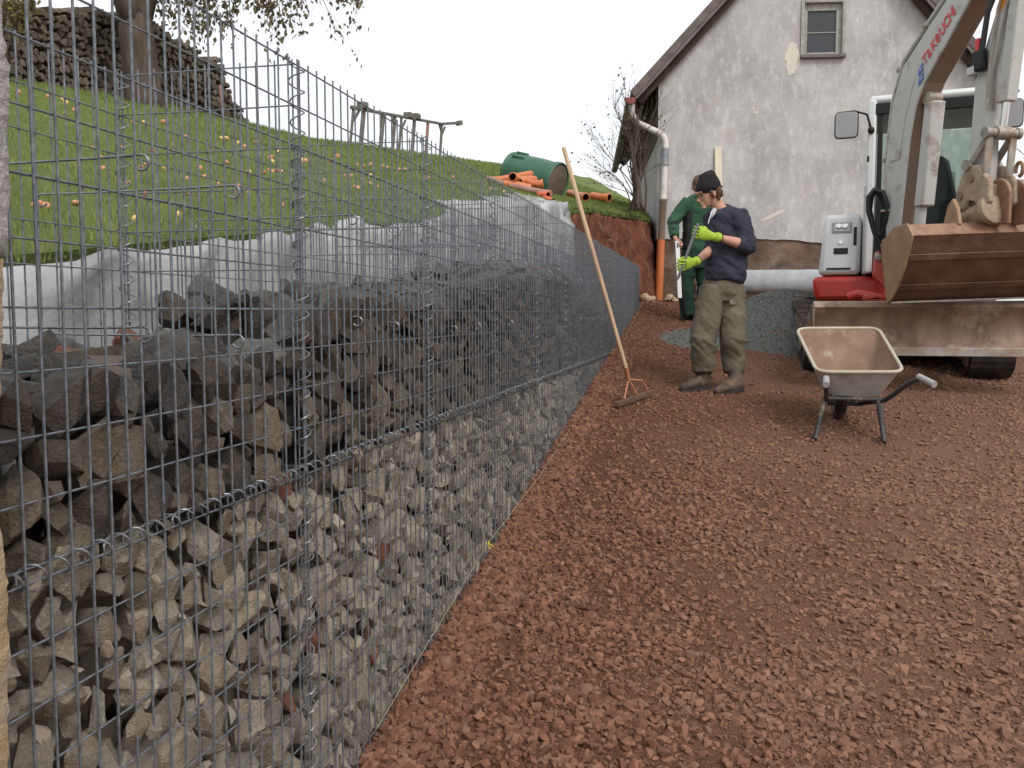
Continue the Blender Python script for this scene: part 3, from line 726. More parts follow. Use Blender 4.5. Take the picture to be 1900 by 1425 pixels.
LBL = {'apple_red': 'fallen red apple lying in the grass of the slope', 'apple_orange': 'fallen orange red apple lying in the grass of the slope', 'apple_yellow': 'fallen yellow apple lying in the grass of the slope'}
for px, py in app:
    p = on_hill(px, py)
    if p is None or p.y > 26: continue
    nm = random.choice(['apple_red', 'apple_orange', 'apple_orange', 'apple_orange', 'apple_yellow'])
    r = max(.014, min(.045, random.uniform(3.2, 5.2) * (p - Vector((0, 0, CAM_Z))).length / 1640))
    o = bpy.data.objects.new('apple', AP[nm]); COL.objects.link(o)
    o.location = (p.x, p.y, hill_z(p.x, p.y) + r * 0.6); o.scale = (r, r, r * .7)
    o.rotation_euler = (random.uniform(-2, 2), random.uniform(-1, 1), random.uniform(0, 6))
    s_ = edge_x(p.y) - p.x
    zone = 'just above the white fleece' if s_ < 1.0 else ('high up the slope below the firewood stack' if p.x < -5.6 and p.y < 14 else ('on the far slope toward the timber frame' if p.y > 9 else 'halfway up the near slope'))
    tag(o, 'fallen ' + {'apple_red': 'red', 'apple_orange': 'orange red', 'apple_yellow': 'yellow'}[nm] + ' apple in the grass ' + zone, 'apple', 'apples fallen on the slope')
# stacked firewood on the crest
WP = thing('firewood_stack', 'long dark stack of split firewood on the crest behind the tree', 'firewood', (-8.1, 11.0, hill_z(-8.1, 11.0)))
LOG = []
for k in range(10):
    nn = random.choice([3, 4, 5, 5, 6]); a0 = random.uniform(0, 6)
    poly = []
    for i in range(nn):
        a = a0 + 6.2832 * (i + random.uniform(-.22, .22)) / nn; rr = random.uniform(.72, 1.08)
        poly.append((0, rr * math.cos(a), rr * math.sin(a) * random.uniform(.75, 1)))
    mb = MB(); q = [Vector(p) for p in poly]
    mb.loft([[p * 0.86 + V(1.03, 0, 0) for p in q], [p + V(1.0, 0, 0) for p in q], [p * random.uniform(.9, 1.05) + V(-1.0, 0, 0) for p in q]])
    me = bpy.data.meshes.new('log'); me.from_pydata(mb.v, [], mb.f); me.materials.append(MATS['log_end']); LOG.append(me)
def pile_top(y): return interp(y, [7.0, 9.2, 10.3, 11.7, 12.9, 13.35, 13.5, 13.8, 14.25], [0.85, 0.92, 1.06, 1.10, 1.02, 1.04, 0.68, 0.40, 0.05])
cand = []; z = 0.05
row = 0
while z < 1.45:
    y = 7.0 + (row % 2) * .06
    while y < 14.3:
        w = random.uniform(.042, .072)
        if z < pile_top(y) + random.uniform(-.05, .07): cand.append((y + w, z + random.uniform(-.02, .02), w))
        y += 2 * w * 0.93
    z += 0.09; row += 1
rest = []
cnt = 0
for i, (y, z, w) in enumerate(cand):
    zz = hill_z(-7.9, y) + z; x = -7.95 + random.uniform(-.03, .03)
    vis = 8.6 < y
    if vis and cnt < 300 and (z > 0.55 or random.random() < 0.55):
        o = bpy.data.objects.new('log', random.choice(LOG)); COL.objects.link(o); o.parent = WP
        o.location = Vector((x - .2, y, zz)) - OFF[WP.name]; o.scale = (0.22, w * 1.02, w * 1.02); o.rotation_euler = (random.uniform(0, 6), random.uniform(-.06, .06), random.uniform(-.1, .1)); cnt += 1
    else: rest.append((x - .2, y, zz, w))
mb = MB()
for x, y, z, w in rest:
    me = random.choice(LOG); M4 = Matrix.Translation((x, y, z)) @ Matrix.Rotation(random.uniform(0, 6), 4, 'X') @ Matrix.Diagonal((.22, w * 1.02, w * 1.02, 1))
    mb.add([M4 @ v.co for v in me.vertices], [tuple(p.vertices) for p in me.polygons])
o = obj('log_filling', mb, MATS['log_end'], WP, smooth=False, recalc=False); o['kind'] = 'stuff'
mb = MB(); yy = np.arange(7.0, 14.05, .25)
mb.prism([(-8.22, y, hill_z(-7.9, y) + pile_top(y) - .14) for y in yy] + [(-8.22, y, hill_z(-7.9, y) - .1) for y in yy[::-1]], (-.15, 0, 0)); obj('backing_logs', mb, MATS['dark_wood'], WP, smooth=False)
m = MB().tube([(-7.72, 13.0, hill_z(-7.7, 13.0) - .02), (-7.70, 12.9, hill_z(-7.7, 13.0) + .58)], 0.014, 6)
mat('red_white', (0.62, 0.30, 0.27), rough=0.7); tag(obj('marker_stake', m, MATS['red_white']), 'thin pale red marker stake stuck in front of the firewood stack', 'stake')
# ------------------------------------------------------------------ trees
def branch(mb, p, d, L, r, depth, tips, spread=0.6, droop=0.0, seg=5, kids=3, keep=0.72):
    p, d = Vector(p), Vector(d).normalized(); pts, rs = [p.copy()], [r]
    for i in range(seg):
        d = (d + V(random.gauss(0, .13), random.gauss(0, .13), random.gauss(0, .10) - droop)).normalized()
        p = p + d * (L / seg); pts.append(p.copy()); rs.append(r * (1 - 0.55 * (i + 1) / seg))
        if depth <= 1: tips.append((p.copy(), d.copy()))
    mb.tube(pts, rs, 7 if r > .03 else 4)
    if depth > 0:
        for k in range(kids):
            t = random.uniform(0.35, 1.0) if k else 1.0; i = min(seg, max(1, int(t * seg)))
            ax = V(random.gauss(0, 1), random.gauss(0, 1), random.gauss(0, .6)).normalized()
            nd = (d + ax * spread).normalized()
            branch(mb, pts[i], nd, L * keep * random.uniform(.75, 1.1), rs[i] * random.uniform(.6, .85), depth - 1, tips, spread, droop, seg, kids, keep)
def leaves(tips, n, lmin, lmax, spread, hang=0.6):
    vs, fs = [], []
    for _ in range(n):
        p, d = random.choice(tips); c = p + V(random.gauss(0, spread), random.gauss(0, spread), random.gauss(0, spread) - spread * .4)
        L = random.uniform(lmin, lmax); w = L * random.uniform(.22, .36)
        t = V(random.gauss(0, .5), random.gauss(0, .5), -hang + random.gauss(0, .35)).normalized(); s = t.cross(V(random.gauss(0, 1), random.gauss(0, 1), random.gauss(0, 1))).normalized()
        nn = t.cross(s) * (L * .10); o = len(vs)
        vs += [c, c + t * L * .45 + s * w + nn, c + t * L, c + t * L * .45 - s * w + nn]; fs += [(o, o + 1, o + 2, o + 3)]
    return vs, fs
TR = thing('apple_tree', 'old apple tree with forked trunk and drooping brown leaves before the firewood stack', 'tree', (-7.2, 10.2, hill_z(-7.2, 10.2)))
b0 = V(-7.2, 10.2, hill_z(-7.2, 10.2) - 0.1)
mb = MB(); mb.tube([b0 + V(0, .02, 0), b0 + V(0.01, 0.0, .15), b0 + V(.02, -.02, .45), b0 + V(0, -.05, .8), b0 + V(0, -.07, .95), b0 + V(0, -.06, 1.12), b0 + V(0, -.04, 1.24)], [0.33, 0.245, 0.215, 0.21, 0.215, 0.19, 0.10], 14)
fk = b0 + V(0, -.08, .98)
tips = []
for dd, L, r in ((V(-.05, -.35, 1), 1.5, .17), (V(.1, .75, 1), 1.6, .15), (V(-.5, .1, 1), 1.3, .11)):
    branch(mb, fk + dd.normalized() * .02, dd, L, r, 3, tips, .75, 0.015, 5, 3, .72)
tips2 = []
# long limbs that reach over to the right and droop into view
for tx, ty, tz in ((640, -130, 10.4), (520, -120, 10.6), (430, -110, 10.9), (585, -160, 10.7), (700, -190, 10.2), (360, -120, 10.9)):
    a = fk + V(.1, .3, .9); e = atD(tx - 70, ty, tz); mid = (a + e) / 2 + V(0, 0, .4)
    mb.tube([a, mid, e], [.07, .045, .025], 6)
    for k in range(6):
        s = mid.lerp(e, random.uniform(.3, 1)); branch(mb, s, V(random.gauss(.1, .35), random.gauss(.5, .3), -.55), random.uniform(.55, .9), .012, 2, tips2, .5, .10, 5, 3, .62)
obj('trunk', mb, MATS['bark'], TR, smooth='all')
vs, fs = leaves(tips2, 1900, .05, .095, .06, 0.8); mb = MB(); mb.v, mb.f = vs, fs
def vis_cap(p):      # the lowest sprays end well above the meadow
    v = p - Vector((0, 0, CAM_Z)); d = v.dot(FW); return 712.5 - _F * v.dot(UP) / d, 950 + _F * v.dot(RT) / d
vs2, fs = leaves(tips, 2600, .06, .10, .10, .5); mb.add(vs2, fs)
o = obj('crown', mb, MATS['leaf_brown'], TR, smooth=False, recalc=False)
# leafy bush hanging in at the left end of the stack
c0 = atD(52, 140, 9.3); c0.z = hill_z(c0.x, c0.y)
BU = thing('ivy_bush', 'olive green leafy bush at the left end of the firewood stack', 'bush', c0); mb = MB(); tips = []
for k in range(5): branch(mb, c0 + V(random.gauss(-.1, .08), random.gauss(-.2, .08), 0), V(random.gauss(-.1, .15), random.gauss(-.15, .15), 1), 0.62, .015, 2, tips, .35, 0, 4, 3, .6)
obj('stem', mb, MATS['bark'], BU); vs, fs = leaves(tips, 900, .04, .07, .05, .5); mb = MB(); mb.v, mb.f = vs, fs; obj('foliage', mb, MATS['leaf_olive'], BU, smooth=False, recalc=False)
# ------------------------------------------------------------------ timber frame on the skyline
mat('grey_timber', (0.11, 0.10, 0.09), (0.18, 0.165, 0.15), scale=8, rough=0.9, bump=.3, bscale=30)
mat('red_timber', (0.24, 0.13, 0.105), (0.30, 0.18, 0.15), scale=8, rough=0.9)
c0 = V(-7.9, 22.5, hill_z(-7.9, 22.5))
TF = thing('timber_frame', 'weathered timber post and beam frame on the grassy skyline', 'timber frame', c0)
def sky_pt(px, py): return atX(px, py, -7.9)
PY = interp
for px, top, w, red, br in ((656, 200, .10, 0, 1), (675, 204, .16, 0, 0), (711, 213, .16, 0, 0), (733, 216, .14, 0, -1), (745, 218, .11, 0, 1), (769, 223, .15, 0, 0), (794, 228, .14, 1, 0), (820, 231, .13, 0, 2)):
    t = sky_pt(px, top); g_ = V(t.x, t.y - .22, hill_z(t.x, t.y - .22) - .06)
    m = MB(); m.bar(g_, t, w * .62, w * .5, (1, 0, 0)); p_ = obj('post', m, MATS['red_timber' if red else 'grey_timber'], TF, bevel=.01)
    for sgn in ([br] if abs(br) == 1 else ([1, -1] if br == 2 else [])):
        m = MB().bar(t + V(0, 0, -.28), t + V(0, .30 * sgn, -.01), .045, .045); obj('brace', m, MATS['grey_timber'], p_)
m = MB(); m.bar(sky_pt(652, 199), sky_pt(672, 203), .08, .08); m.bar(sky_pt(671, 203), sky_pt(821, 230), .08, .065); obj('beam', m, MATS['grey_timber'], TF, bevel=.01)
m = MB(); m.bar(sky_pt(819, 230), sky_pt(853, 228), .08, .08); m.bar(sky_pt(849, 229), sky_pt(855, 227.5), .13, .14); obj('beam', m, MATS['grey_timber'], TF, bevel=.01)
for px, py in ((673, 198), (772, 218), (758, 216)):
    p = sky_pt(px, py); obj('block', MB().box((p.x - .1, p.y - .12, p.z - .05), (p.x + .1, p.y + .12, p.z + .09)), MATS['grey_timber'], TF, bevel=.01)
# ------------------------------------------------------------------ green barrel
mat('green_plastic', (0.035, 0.108, 0.066), (0.052, 0.142, 0.09), scale=4, rough=0.45, spec=.4, bump=.05, bscale=20, dirt=((.16,.17,.13), 3, .6, .8))
mat('barrel_inside', (0.10, 0.075, 0.06), (0.17, 0.13, 0.105), scale=6, rough=.8)
bl = atD(947, 318, 12.6); br_ = atD(1036, 340, 12.2); ax = (br_ - bl)
BA = thing('rain_barrel', 'green plastic rain barrel lying on its side on the grass', 'barrel', (bl + br_) / 2 - V(0, 0, .3))
Lb = ax.length; d = ax.normalized()
prof = [(0.0, .255), (.015, .275), (.04, .278), (.06, .262), (.25, .272), (.5, .277), (Lb - .09, .268), (Lb - .07, .283), (Lb - .015, .285), (Lb, .275)]
outer = prof + [(Lb - .01, .262), (Lb - .05, .255)]
obj('shell', MB().lathe(bl, d, outer, 40, cap=False), MATS['green_plastic'], BA)
obj('base_disc', MB().lathe(bl - d * .0, d, [(0.001, .256), (.02, .24), (.021, .01)], 40), MATS['green_plastic'], BA)
obj('muddy_base', MB().lathe(bl, d, [(Lb - .03, .262), (Lb - .012, .24), (Lb - .012, .01)], 40), MATS['barrel_inside'], BA)
u_ = UP - d * UP.dot(d); u_.normalize(); f_ = -FW - d * (-FW).dot(d) - u_ * (-FW).dot(u_); f_.normalize()
for t, a in ((.06, .15), (.10, .75)):
    c = bl + d * (t + .09) + (u_ * math.cos(a) + f_ * math.sin(a)) * .278
    obj('handle', MB().bar(c - d * .10, c + d * .10, .03, .035, tuple(u_)), MATS['green_plastic'], BA, bevel=.008)
# ------------------------------------------------------------------ orange drain pipes
mat('orange_pipe', (0.50, 0.145, 0.05), (0.58, 0.19, 0.075), scale=4, rough=0.42, spec=.45)
mat('pipe_dark', (0.05, 0.02, 0.012), rough=.8)
mat('red_pipe', (0.62, 0.13, 0.07), rough=0.45); mat('brown_board', (0.30, 0.17, 0.13), (0.38, 0.235, 0.18), scale=6, rough=.85)
def pipe(name, pts, r, label, sock=True, matn='orange_pipe', cat='pipe'):
    pts = [Vector(p) for p in pts]; lo = min(p.z for p in pts)
    T = thing(name, label, cat, (pts[0].x, pts[0].y, lo - r), 'orange plastic drain pipes on the bank')
    obj('tube', MB().tube(pts, r, 18, cap=False), MATS[matn], T)
    obj('bore', MB().tube([pts[0] + (pts[0]-pts[1]).normalized() * -.004] + pts[1:-1] + [pts[-1]], r * .9, 18, cap=False), MATS['pipe_dark'], T)
    if sock:
        d = (pts[0] - pts[1]).normalized()
        obj('socket', MB().lathe(pts[0] - d * .07, d, [(-.02, r), (0, r * 1.12), (.045, r * 1.12), (.05, r * 1.24), (.066, r * 1.24), (.07, r * 1.14), (.07, r * .96), (.0, r * .94)], 20, cap=False), MATS[matn], T)
def bend(a, c, b, n=6):
    a, c, b = Vector(a), Vector(c), Vector(b)
    return [a.lerp(c, t).lerp(c.lerp(b, t), t) for t in np.linspace(0, 1, n)]
Dp = 11.3
def pp(x, y, d=Dp): return atD(x, y, d)
pipe('drain_pipe', [pp(912, 336, 11.6), pp(948, 330, 11.6), pp(985, 323, 11.9)], .047, 'longest orange drain pipe lying in the pile before the barrel', True)
pipe('drain_pipe_bend', bend(pp(951, 328, 11.05), pp(958, 334, 11.3), pp(985, 338, 11.5)), .048, 'orange pipe bend whose dark open end faces out of the pile', True)
pipe('drain_pipe_bend', bend(pp(1008, 341, 11.2), pp(990, 345, 11.2), pp(968, 333, 11.3)), .048, 'orange pipe bend at the right end of the pile before the barrel', True)
pipe('drain_pipe_bend', bend(pp(965, 338, 11.2), pp(980, 330, 11.3), pp(992, 334, 11.4)), .048, 'orange pipe bend in the middle of the pile before the barrel', False)
pipe('drain_pipe', [pp(935, 341, 11.1), pp(960, 343, 11.1), pp(985, 349, 11.1)], .045, 'orange pipe length at the front of the pile before the barrel', False)
T = thing('drain_board', 'long brown pipe lying along the bank edge under the orange pipes', 'pipe', pp(980, 352, 11.0))
obj('tube', MB().tube([pp(905, 331, 11.4), pp(945, 345, 11.1), pp(1000, 356, 10.9), pp(1022, 359, 10.8)], .04, 12), MATS['brown_board'], T)
pipe('drain_pipe', [pp(1017, 363, 10.7), pp(1000, 361, 10.8)], .042, 'short red pipe end at the right end of the brown pipe', True, 'red_pipe')
pipe('drain_pipe', [pp(1025, 374, 10.6), pp(1010, 368, 10.7)], .040, 'short red pipe end lying on the white fleece', False, 'red_pipe')
pipe('drain_pipe', [pp(1087, 366, 12.2), pp(1076, 363, 12.4), pp(1056, 358, 12.7)], .050, 'orange pipe socket half hidden behind the rake handle', True)
pipe('drain_pipe', [pp(1131, 367, 12.3), pp(1115, 366, 12.4), pp(1099, 363, 12.6)], .052, 'orange pipe socket lying on the grass nearest the shrub', True)
# ------------------------------------------------------------------ bare shrub by the house and twigs behind it
c0 = atD(1183, 384, 12.9)
SH = thing('bare_shrub', 'leggy shrub with thin bare stems against the corner of the house', 'shrub', c0); mb = MB(); tips = []
for tx, ty, r in ((1150, 160, .016), (1135, 190, .014), (1175, 200, .018), (1188, 230, .022), (1165, 230, .016), (1105, 300, .011), (1120, 280, .012), (1196, 260, .018), (1182, 240, .030), (1192, 300, .024), (1172, 270, .018), (1095, 250, .010), (1160, 290, .014), (1200, 240, .02), (1140, 330, .010), (1128, 345, .009)):
    e = atD(tx, ty, 12.9 + random.uniform(-.25, .35)); s = c0 + V(random.gauss(0, .07), random.gauss(0, .1), -.05); md = s.lerp(e, .5) + V(random.gauss(0, .05) + (.10 if tx < 1160 else 0), random.gauss(0, .05), 0.05)
    mb.tube([s, s.lerp(md, .5) + V(.02, 0, .02), md, md.lerp(e, .6), e], [r, r * .85, r * .65, r * .45, r * .2], 6)
    for k in range(7): branch(mb, md.lerp(e, random.uniform(0, .9)), (e - md).normalized() + V(random.gauss(0, .35), random.gauss(0, .3), .15), random.uniform(.3, .6), r * .3, 1, tips, .5, -.01, 5, 3, .65)
obj('stem', mb, MATS['bark'], SH); vs, fs = leaves(tips, 260, .03, .06, .06, .3); mb = MB(); mb.v, mb.f = vs, fs; obj('foliage', mb, MATS['leaf_olive'], SH, smooth=False, recalc=False)
def bare_tree(px, py_base, D, H, label, px2=None):
    c = atD(px, py_base, D); c.z = ground_base(c.x, c.y) if c.x > -1 else hill_z(c.x, c.y)
    T = thing('bare_tree', label, 'tree', c); mb = MB(); tips = []
    mb.tube([c - V(0, 0, .2), c + V(.05, 0, H * .4)], [.16, .12], 8)
    for k in range(5): branch(mb, c + V(.05, 0, H * .38), V(random.gauss(0, .5), random.gauss(0, .5), 1), H * .3, .07, 3, tips, .6, 0, 4, 3, .72)
    obj('trunk', mb, MATS['bark'], T); vs, fs = leaves(tips, 500, .05, .09, .08, .5); mb = MB(); mb.v, mb.f = vs, fs; obj('crown', mb, MATS['leaf_brown'], T, smooth=False, recalc=False)
bare_tree(1400, 480, 30, 9.6, 'thin bare tree whose twigs show over the left roof slope')
bare_tree(1960, 480, 27, 6.0, 'bare tree right of the house behind the excavator arm')
# ------------------------------------------------------------------ house
_al = R(8.42); HO = V(-0.892, 13.578, 0); HU = V(math.cos(_al), math.sin(_al), 0); HV = V(-math.sin(_al), math.cos(_al), 0)
def hp(u, v, z): return HO + HU * u + HV * v + V(0, 0, z)
def plaster():
    m = bpy.data.materials.new('plaster'); m.use_nodes = True; MATS['plaster'] = m; N = m.node_tree.nodes; L = m.node_tree.links; b = N['Principled BSDF']; b.inputs['Roughness'].default_value = .95
    b.inputs['Specular IOR Level'].default_value = .15
    tc = N.new('ShaderNodeTexCoord')
    def nz(scale, st, det=8, ro=.65):
        mp = N.new('ShaderNodeMapping'); mp.inputs['Scale'].default_value = st; L.new(tc.outputs['Object'], mp.inputs[0])
        n = N.new('ShaderNodeTexNoise'); n.inputs['Scale'].default_value = scale; n.inputs['Detail'].default_value = det; n.inputs['Roughness'].default_value = ro; L.new(mp.outputs[0], n.inputs[0]); return n.outputs['Fac']
    def ramp(s, p0, c0, p1, c1):
        r = N.new('ShaderNodeValToRGB'); e = r.color_ramp.elements; e[0].position, e[0].color, e[1].position, e[1].color = p0, (*c0, 1), p1, (*c1, 1); L.new(s, r.inputs[0]); return r.outputs[0]
    def mix(f, a, c):
        x = N.new('ShaderNodeMix'); x.data_type = 'RGBA'; L.new(f, x.inputs[0]); L.new(a, x.inputs[6])
        if isinstance(c, tuple): x.inputs[7].default_value = (*c, 1)
        else: L.new(c, x.inputs[7])
        return x.outputs[2]
    c = ramp(nz(1.6, (1, 1, .8)), .35, (.345, .34, .335), .65, (.515, .51, .50))
    c = mix(ramp(nz(9, (1.3, 1, .55), 12, .78), .50, (0, 0, 0), .68, (.7, .7, .7)), c, (.70, .69, .665))        # lime streaks
    c = mix(ramp(nz(2.6, (1, 1, 1), 6), .60, (0, 0, 0), .72, (.5, .5, .5)), c, (.46, .37, .34))                   # pinkish undercoat
    c = mix(ramp(nz(1.3, (1, 1, 1), 10, .7), .70, (0, 0, 0), .72, (1, 1, 1)), c, (.66, .64, .56))              # bare cream patches
    c = mix(ramp(nz(26, (1, 1, .7), 8), .58, (0, 0, 0), .75, (.35, .35, .35)), c, (.20, .19, .185))
    L.new(c, b.inputs['Base Color'])
    bp = N.new('ShaderNodeBump'); bp.inputs['Strength'].default_value = .6; bp.inputs['Distance'].default_value = .012; L.new(nz(45, (1, 1, 1)), bp.inputs['Height']); L.new(bp.outputs[0], b.inputs['Normal']); return m
plaster()
mat('foundation', (0.10, 0.065, 0.048), (0.21, 0.145, 0.11), scale=4, rough=.95, bump=1.0, bscale=14, detail=10, dirt=((.30,.255,.21), 2.2, .56, .75))
mat('roof_board', (0.13, 0.115, 0.11), (0.19, 0.17, 0.163), scale=5, rough=.85, bump=.2, bscale=20, stretch=(1,1,1))
mat('roof_tile', (0.11, 0.09, 0.085), (0.18, 0.145, 0.135), scale=6, rough=.85, bump=.4, bscale=25)
mat('window_wood', (0.27, 0.27, 0.25), (0.40, 0.40, 0.37), scale=14, rough=.8, bump=.2)
mat('pane', (0.035, 0.038, 0.045), rough=.12, spec=.5)
mat('downpipe_white', (0.62, 0.61, 0.57), (0.70, 0.69, 0.65), scale=6, rough=.6, dirt=((.35,.33,.29), 6, .58, .75))
mat('zinc', (0.22, 0.24, 0.26), (0.42, 0.44, 0.46), scale=9, rough=.5, metal=.4)
mat('gutter_red', (0.28, 0.085, 0.07), rough=.6)
mat('old_pipe', (0.16, 0.115, 0.085), (0.24, 0.17, 0.12), scale=7, rough=.85)
H = thing('house', 'old house gable of stained grey plaster with one small window', 'house', hp(2.3, 3, 1.9))
LE, RE, RZ, EZ = -0.37, 4.97, 7.84, 4.92; RU = 2.33
WIN = (2.09, 2.63, 5.50, 6.24)
# gable plaster as a slab with a window opening and a ragged lower edge
def wall_top(u): return min(EZ + 1.08 * (u - LE), 4.82 + 1.143 * (4.97 - u)) - .06
us = sorted(set(list(np.arange(0, 4.81, .06)) + [4.8, WIN[0], WIN[1]])); cols = []
m = MB()
def lower(u): return 2.86 - 0.10 * max(0, (u - 1.6)) + .07 * fbm(u * 2.2, 1, 3, 4)
def quad_strip(u0, u1, za0, za1, zb0, zb1, nz=1):
    m.add([hp(u0, -.02, za0), hp(u1, -.02, za1), hp(u1, -.02, zb1), hp(u0, -.02, zb0)], [(0, 1, 2, 3)])
for a, b_ in zip(us[:-1], us[1:]):
    if a >= WIN[0] - 1e-6 and b_ <= WIN[1] + 1e-6:
        quad_strip(a, b_, lower(a), lower(b_), WIN[2], WIN[2]); quad_strip(a, b_, WIN[3], WIN[3], wall_top(a), wall_top(b_))
    else: quad_strip(a, b_, lower(a), lower(b_), wall_top(a), wall_top(b_))
    m.add([hp(a, -.02, lower(a)), hp(b_, -.02, lower(b_)), hp(b_, .02, lower(b_)), hp(a, .02, lower(a))], [(0, 3, 2, 1)])
m.add([hp(0, -.02, lower(0)), hp(0, -.02, wall_top(0)), hp(0, 6, wall_top(0)), hp(0, 6, 2.6)], [(0, 1, 2, 3)])
m.add([hp(4.8, -.02, lower(4.8)), hp(4.8, -.02, wall_top(4.8)), hp(4.8, 6, wall_top(4.8)), hp(4.8, 6, 2.6)], [(3, 2, 1, 0)])
for (ua, za), (ub, zb) in (((WIN[0], WIN[2]), (WIN[1], WIN[2])), ((WIN[1], WIN[2]), (WIN[1], WIN[3])), ((WIN[1], WIN[3]), (WIN[0], WIN[3])), ((WIN[0], WIN[3]), (WIN[0], WIN[2]))):
    m.add([hp(ua, -.02, za), hp(ub, -.02, zb), hp(ub, .25, zb), hp(ua, .25, za)], [(0, 1, 2, 3)])
obj('wall', m, MATS['plaster'], H, smooth=False, recalc=False)
# rough foundation
P = []
for u in np.arange(0.01, 4.79, .07): P.append([hp(u, .005 + .015 * fbm(u * 4, z * 4, 2, 3), z) for z in np.arange(1.4, 3.2, .06)])
m = MB().grid([r for r in zip(*P)]); obj('foundation', m, MATS['foundation'], H, smooth='all', recalc=False)
m = MB().box((0, 0, 0), (1, 1, 1)); m.v = [tuple(hp(.02 + v[0] * 4.76, .06 + v[1] * 5.8, 1.4 + v[2] * 1.9)) for v in m.v]; obj('foundation_core', m, MATS['foundation'], H)
# loose cream plaster patch left of the window and a gash low down
def blob(cu, cz, ru, rz, n, seed, v=-.026):
    return [hp(cu + ru * math.cos(6.283 * k / n) * (1 + .9 * fbm(math.cos(6.283*k/n) * 2.3 + seed, math.sin(6.283*k/n) * 2.3, 2, 5)), v, cz + rz * math.sin(6.283 * k / n) * (1 + .55 * fbm(math.cos(6.283*k/n) * 1.3 + seed, math.sin(6.283*k/n) * 1.3, 5, 3))) for k in range(n)]
mat('cream_plaster', (.58, .56, .48), (.68, .66, .58), scale=12, rough=.95, bump=.4)
obj('bare_patch', MB().prism(blob(1.93, 5.46, .10, .24, 60, 3.), HV * .01), MATS['cream_plaster'], H, smooth=False)
obj('bare_patch', MB().prism([p + V(0, 0, .45 * (p - hp(1.72, 0, 0)).dot(HU)) for p in blob(1.72, 3.20, .17, .03, 30, 8.)], HV * .01), MATS['cream_plaster'], H, smooth=False)
# roof
for nm, (ua, za), (ub, zb) in (('roof', (LE, EZ), (RU, RZ)), ('roof', (RU, RZ), (RE, 4.82))):
    nx = Vector((-(zb - za), 0, ub - ua)); nx.normalize(); off = HU * nx.x + V(0, 0, nx.z)
    poly = [hp(ua, -.24, za), hp(ub, -.24, zb), hp(ub, 6.2, zb), hp(ua, 6.2, za)]
    rf = obj(nm, MB().prism(poly, off * .07), MATS['roof_tile'], H, smooth=False)
    bd = MB(); d = (hp(ub, 0, zb) - hp(ua, 0, za)); a, b_ = hp(ua, -.265, za), hp(ub, -.265, zb)
    bd.prism([a - off * .065, b_ - off * .065, b_ + off * .075, a + off * .075], HV * .03); obj('bargeboard', bd, MATS['roof_board'], rf, smooth=False)
    bd = MB(); bd.prism([a - off * .02 - HV * .012, b_ - off * .02 - HV * .012, b_ + off * .085 - HV * .012, a + off * .085 - HV * .012], HV * .012); obj('verge_strip', bd, MATS['roof_tile'], rf, smooth=False)
    for v in np.arange(-.1, 6.1, .62):
        bd = MB().bar(hp(ua + .02, v, za) - off * .07, hp(ub, v, zb) - off * .07, .08, .12, tuple(off)); obj('rafter', bd, MATS['dark_wood'], rf, smooth=False)
# boarded left side under the eave
m = MB()
for k in range(24): 
    v0_ = .02 + k * .25; m.box((0, 0, 0), (1, 1, 1)); s = len(m.v) - 8; 
    for i in range(8):
        q = m.v[s + i]; m.v[s + i] = tuple(hp(-.03 + q[0] * .02, v0_ + q[1] * .235, 4.35 + q[2] * .85))
obj('eave_boarding', m, MATS['dark_wood'], H, smooth=False)
# gutter, downpipe
g_ = MB()
prof = [(math.cos(a) * .065, math.sin(a) * .065) for a in np.linspace(math.pi, 2 * math.pi, 9)]
rows = [[hp(LE - .05 + a, v, EZ - .05 + b) for a, b in prof] for v in (-.26, 6.2)]
g_.grid(rows); gu = obj('gutter', g_, MATS['roof_board'], H); gu.modifiers.new('s', 'SOLIDIFY').thickness = .004
obj('gutter_end', MB().prism([hp(LE - .05 + a * 1.25, -.275, EZ - .03 + b * 1.5) for a, b in prof], HV * .10), MATS['gutter_red'], gu)
dp = [hp(LE - .03, -.18, EZ - .1), hp(LE - .03, -.17, EZ - .22), hp(LE + .01, -.16, EZ - .32), hp(LE + .08, -.14, EZ - .38), hp(-.02, -.11, 4.42), hp(.07, -.10, 4.36), hp(.105, -.10, 4.29), hp(.108, -.10, 4.18)]
D_ = obj('downpipe', MB().tube(dp, .048, 16), MATS['downpipe_white'], H)
obj('downpipe_sleeve', MB().tube([hp(.108, -.10, 4.19), hp(.10, -.10, 3.92)], .053, 16), MATS['zinc'], D_)
obj('downpipe_lower', MB().tube([hp(.10, -.10, 3.93), hp(.085, -.10, 3.42)], .048, 16), MATS['downpipe_white'], D_)
obj('downpipe_foot', MB().tube([hp(.085, -.10, 3.44), hp(.085, -.10, 3.40), hp(.085, -.10, 3.39), hp(.06, -.10, 2.78)], [.058, .058, .05, .05], 16), MATS['old_pipe'], D_)
obj('downpipe_standpipe', MB().tube([hp(.06, -.12, 2.84), hp(.035, -.13, 1.85)], .058, 18), MATS['orange_pipe'], D_)
for z in (3.95, 4.17): obj('pipe_clip', MB().tube([hp(.104, -.10, z - .012), hp(.104, -.10, z + .012)], .058, 16), MATS['zinc'], D_)
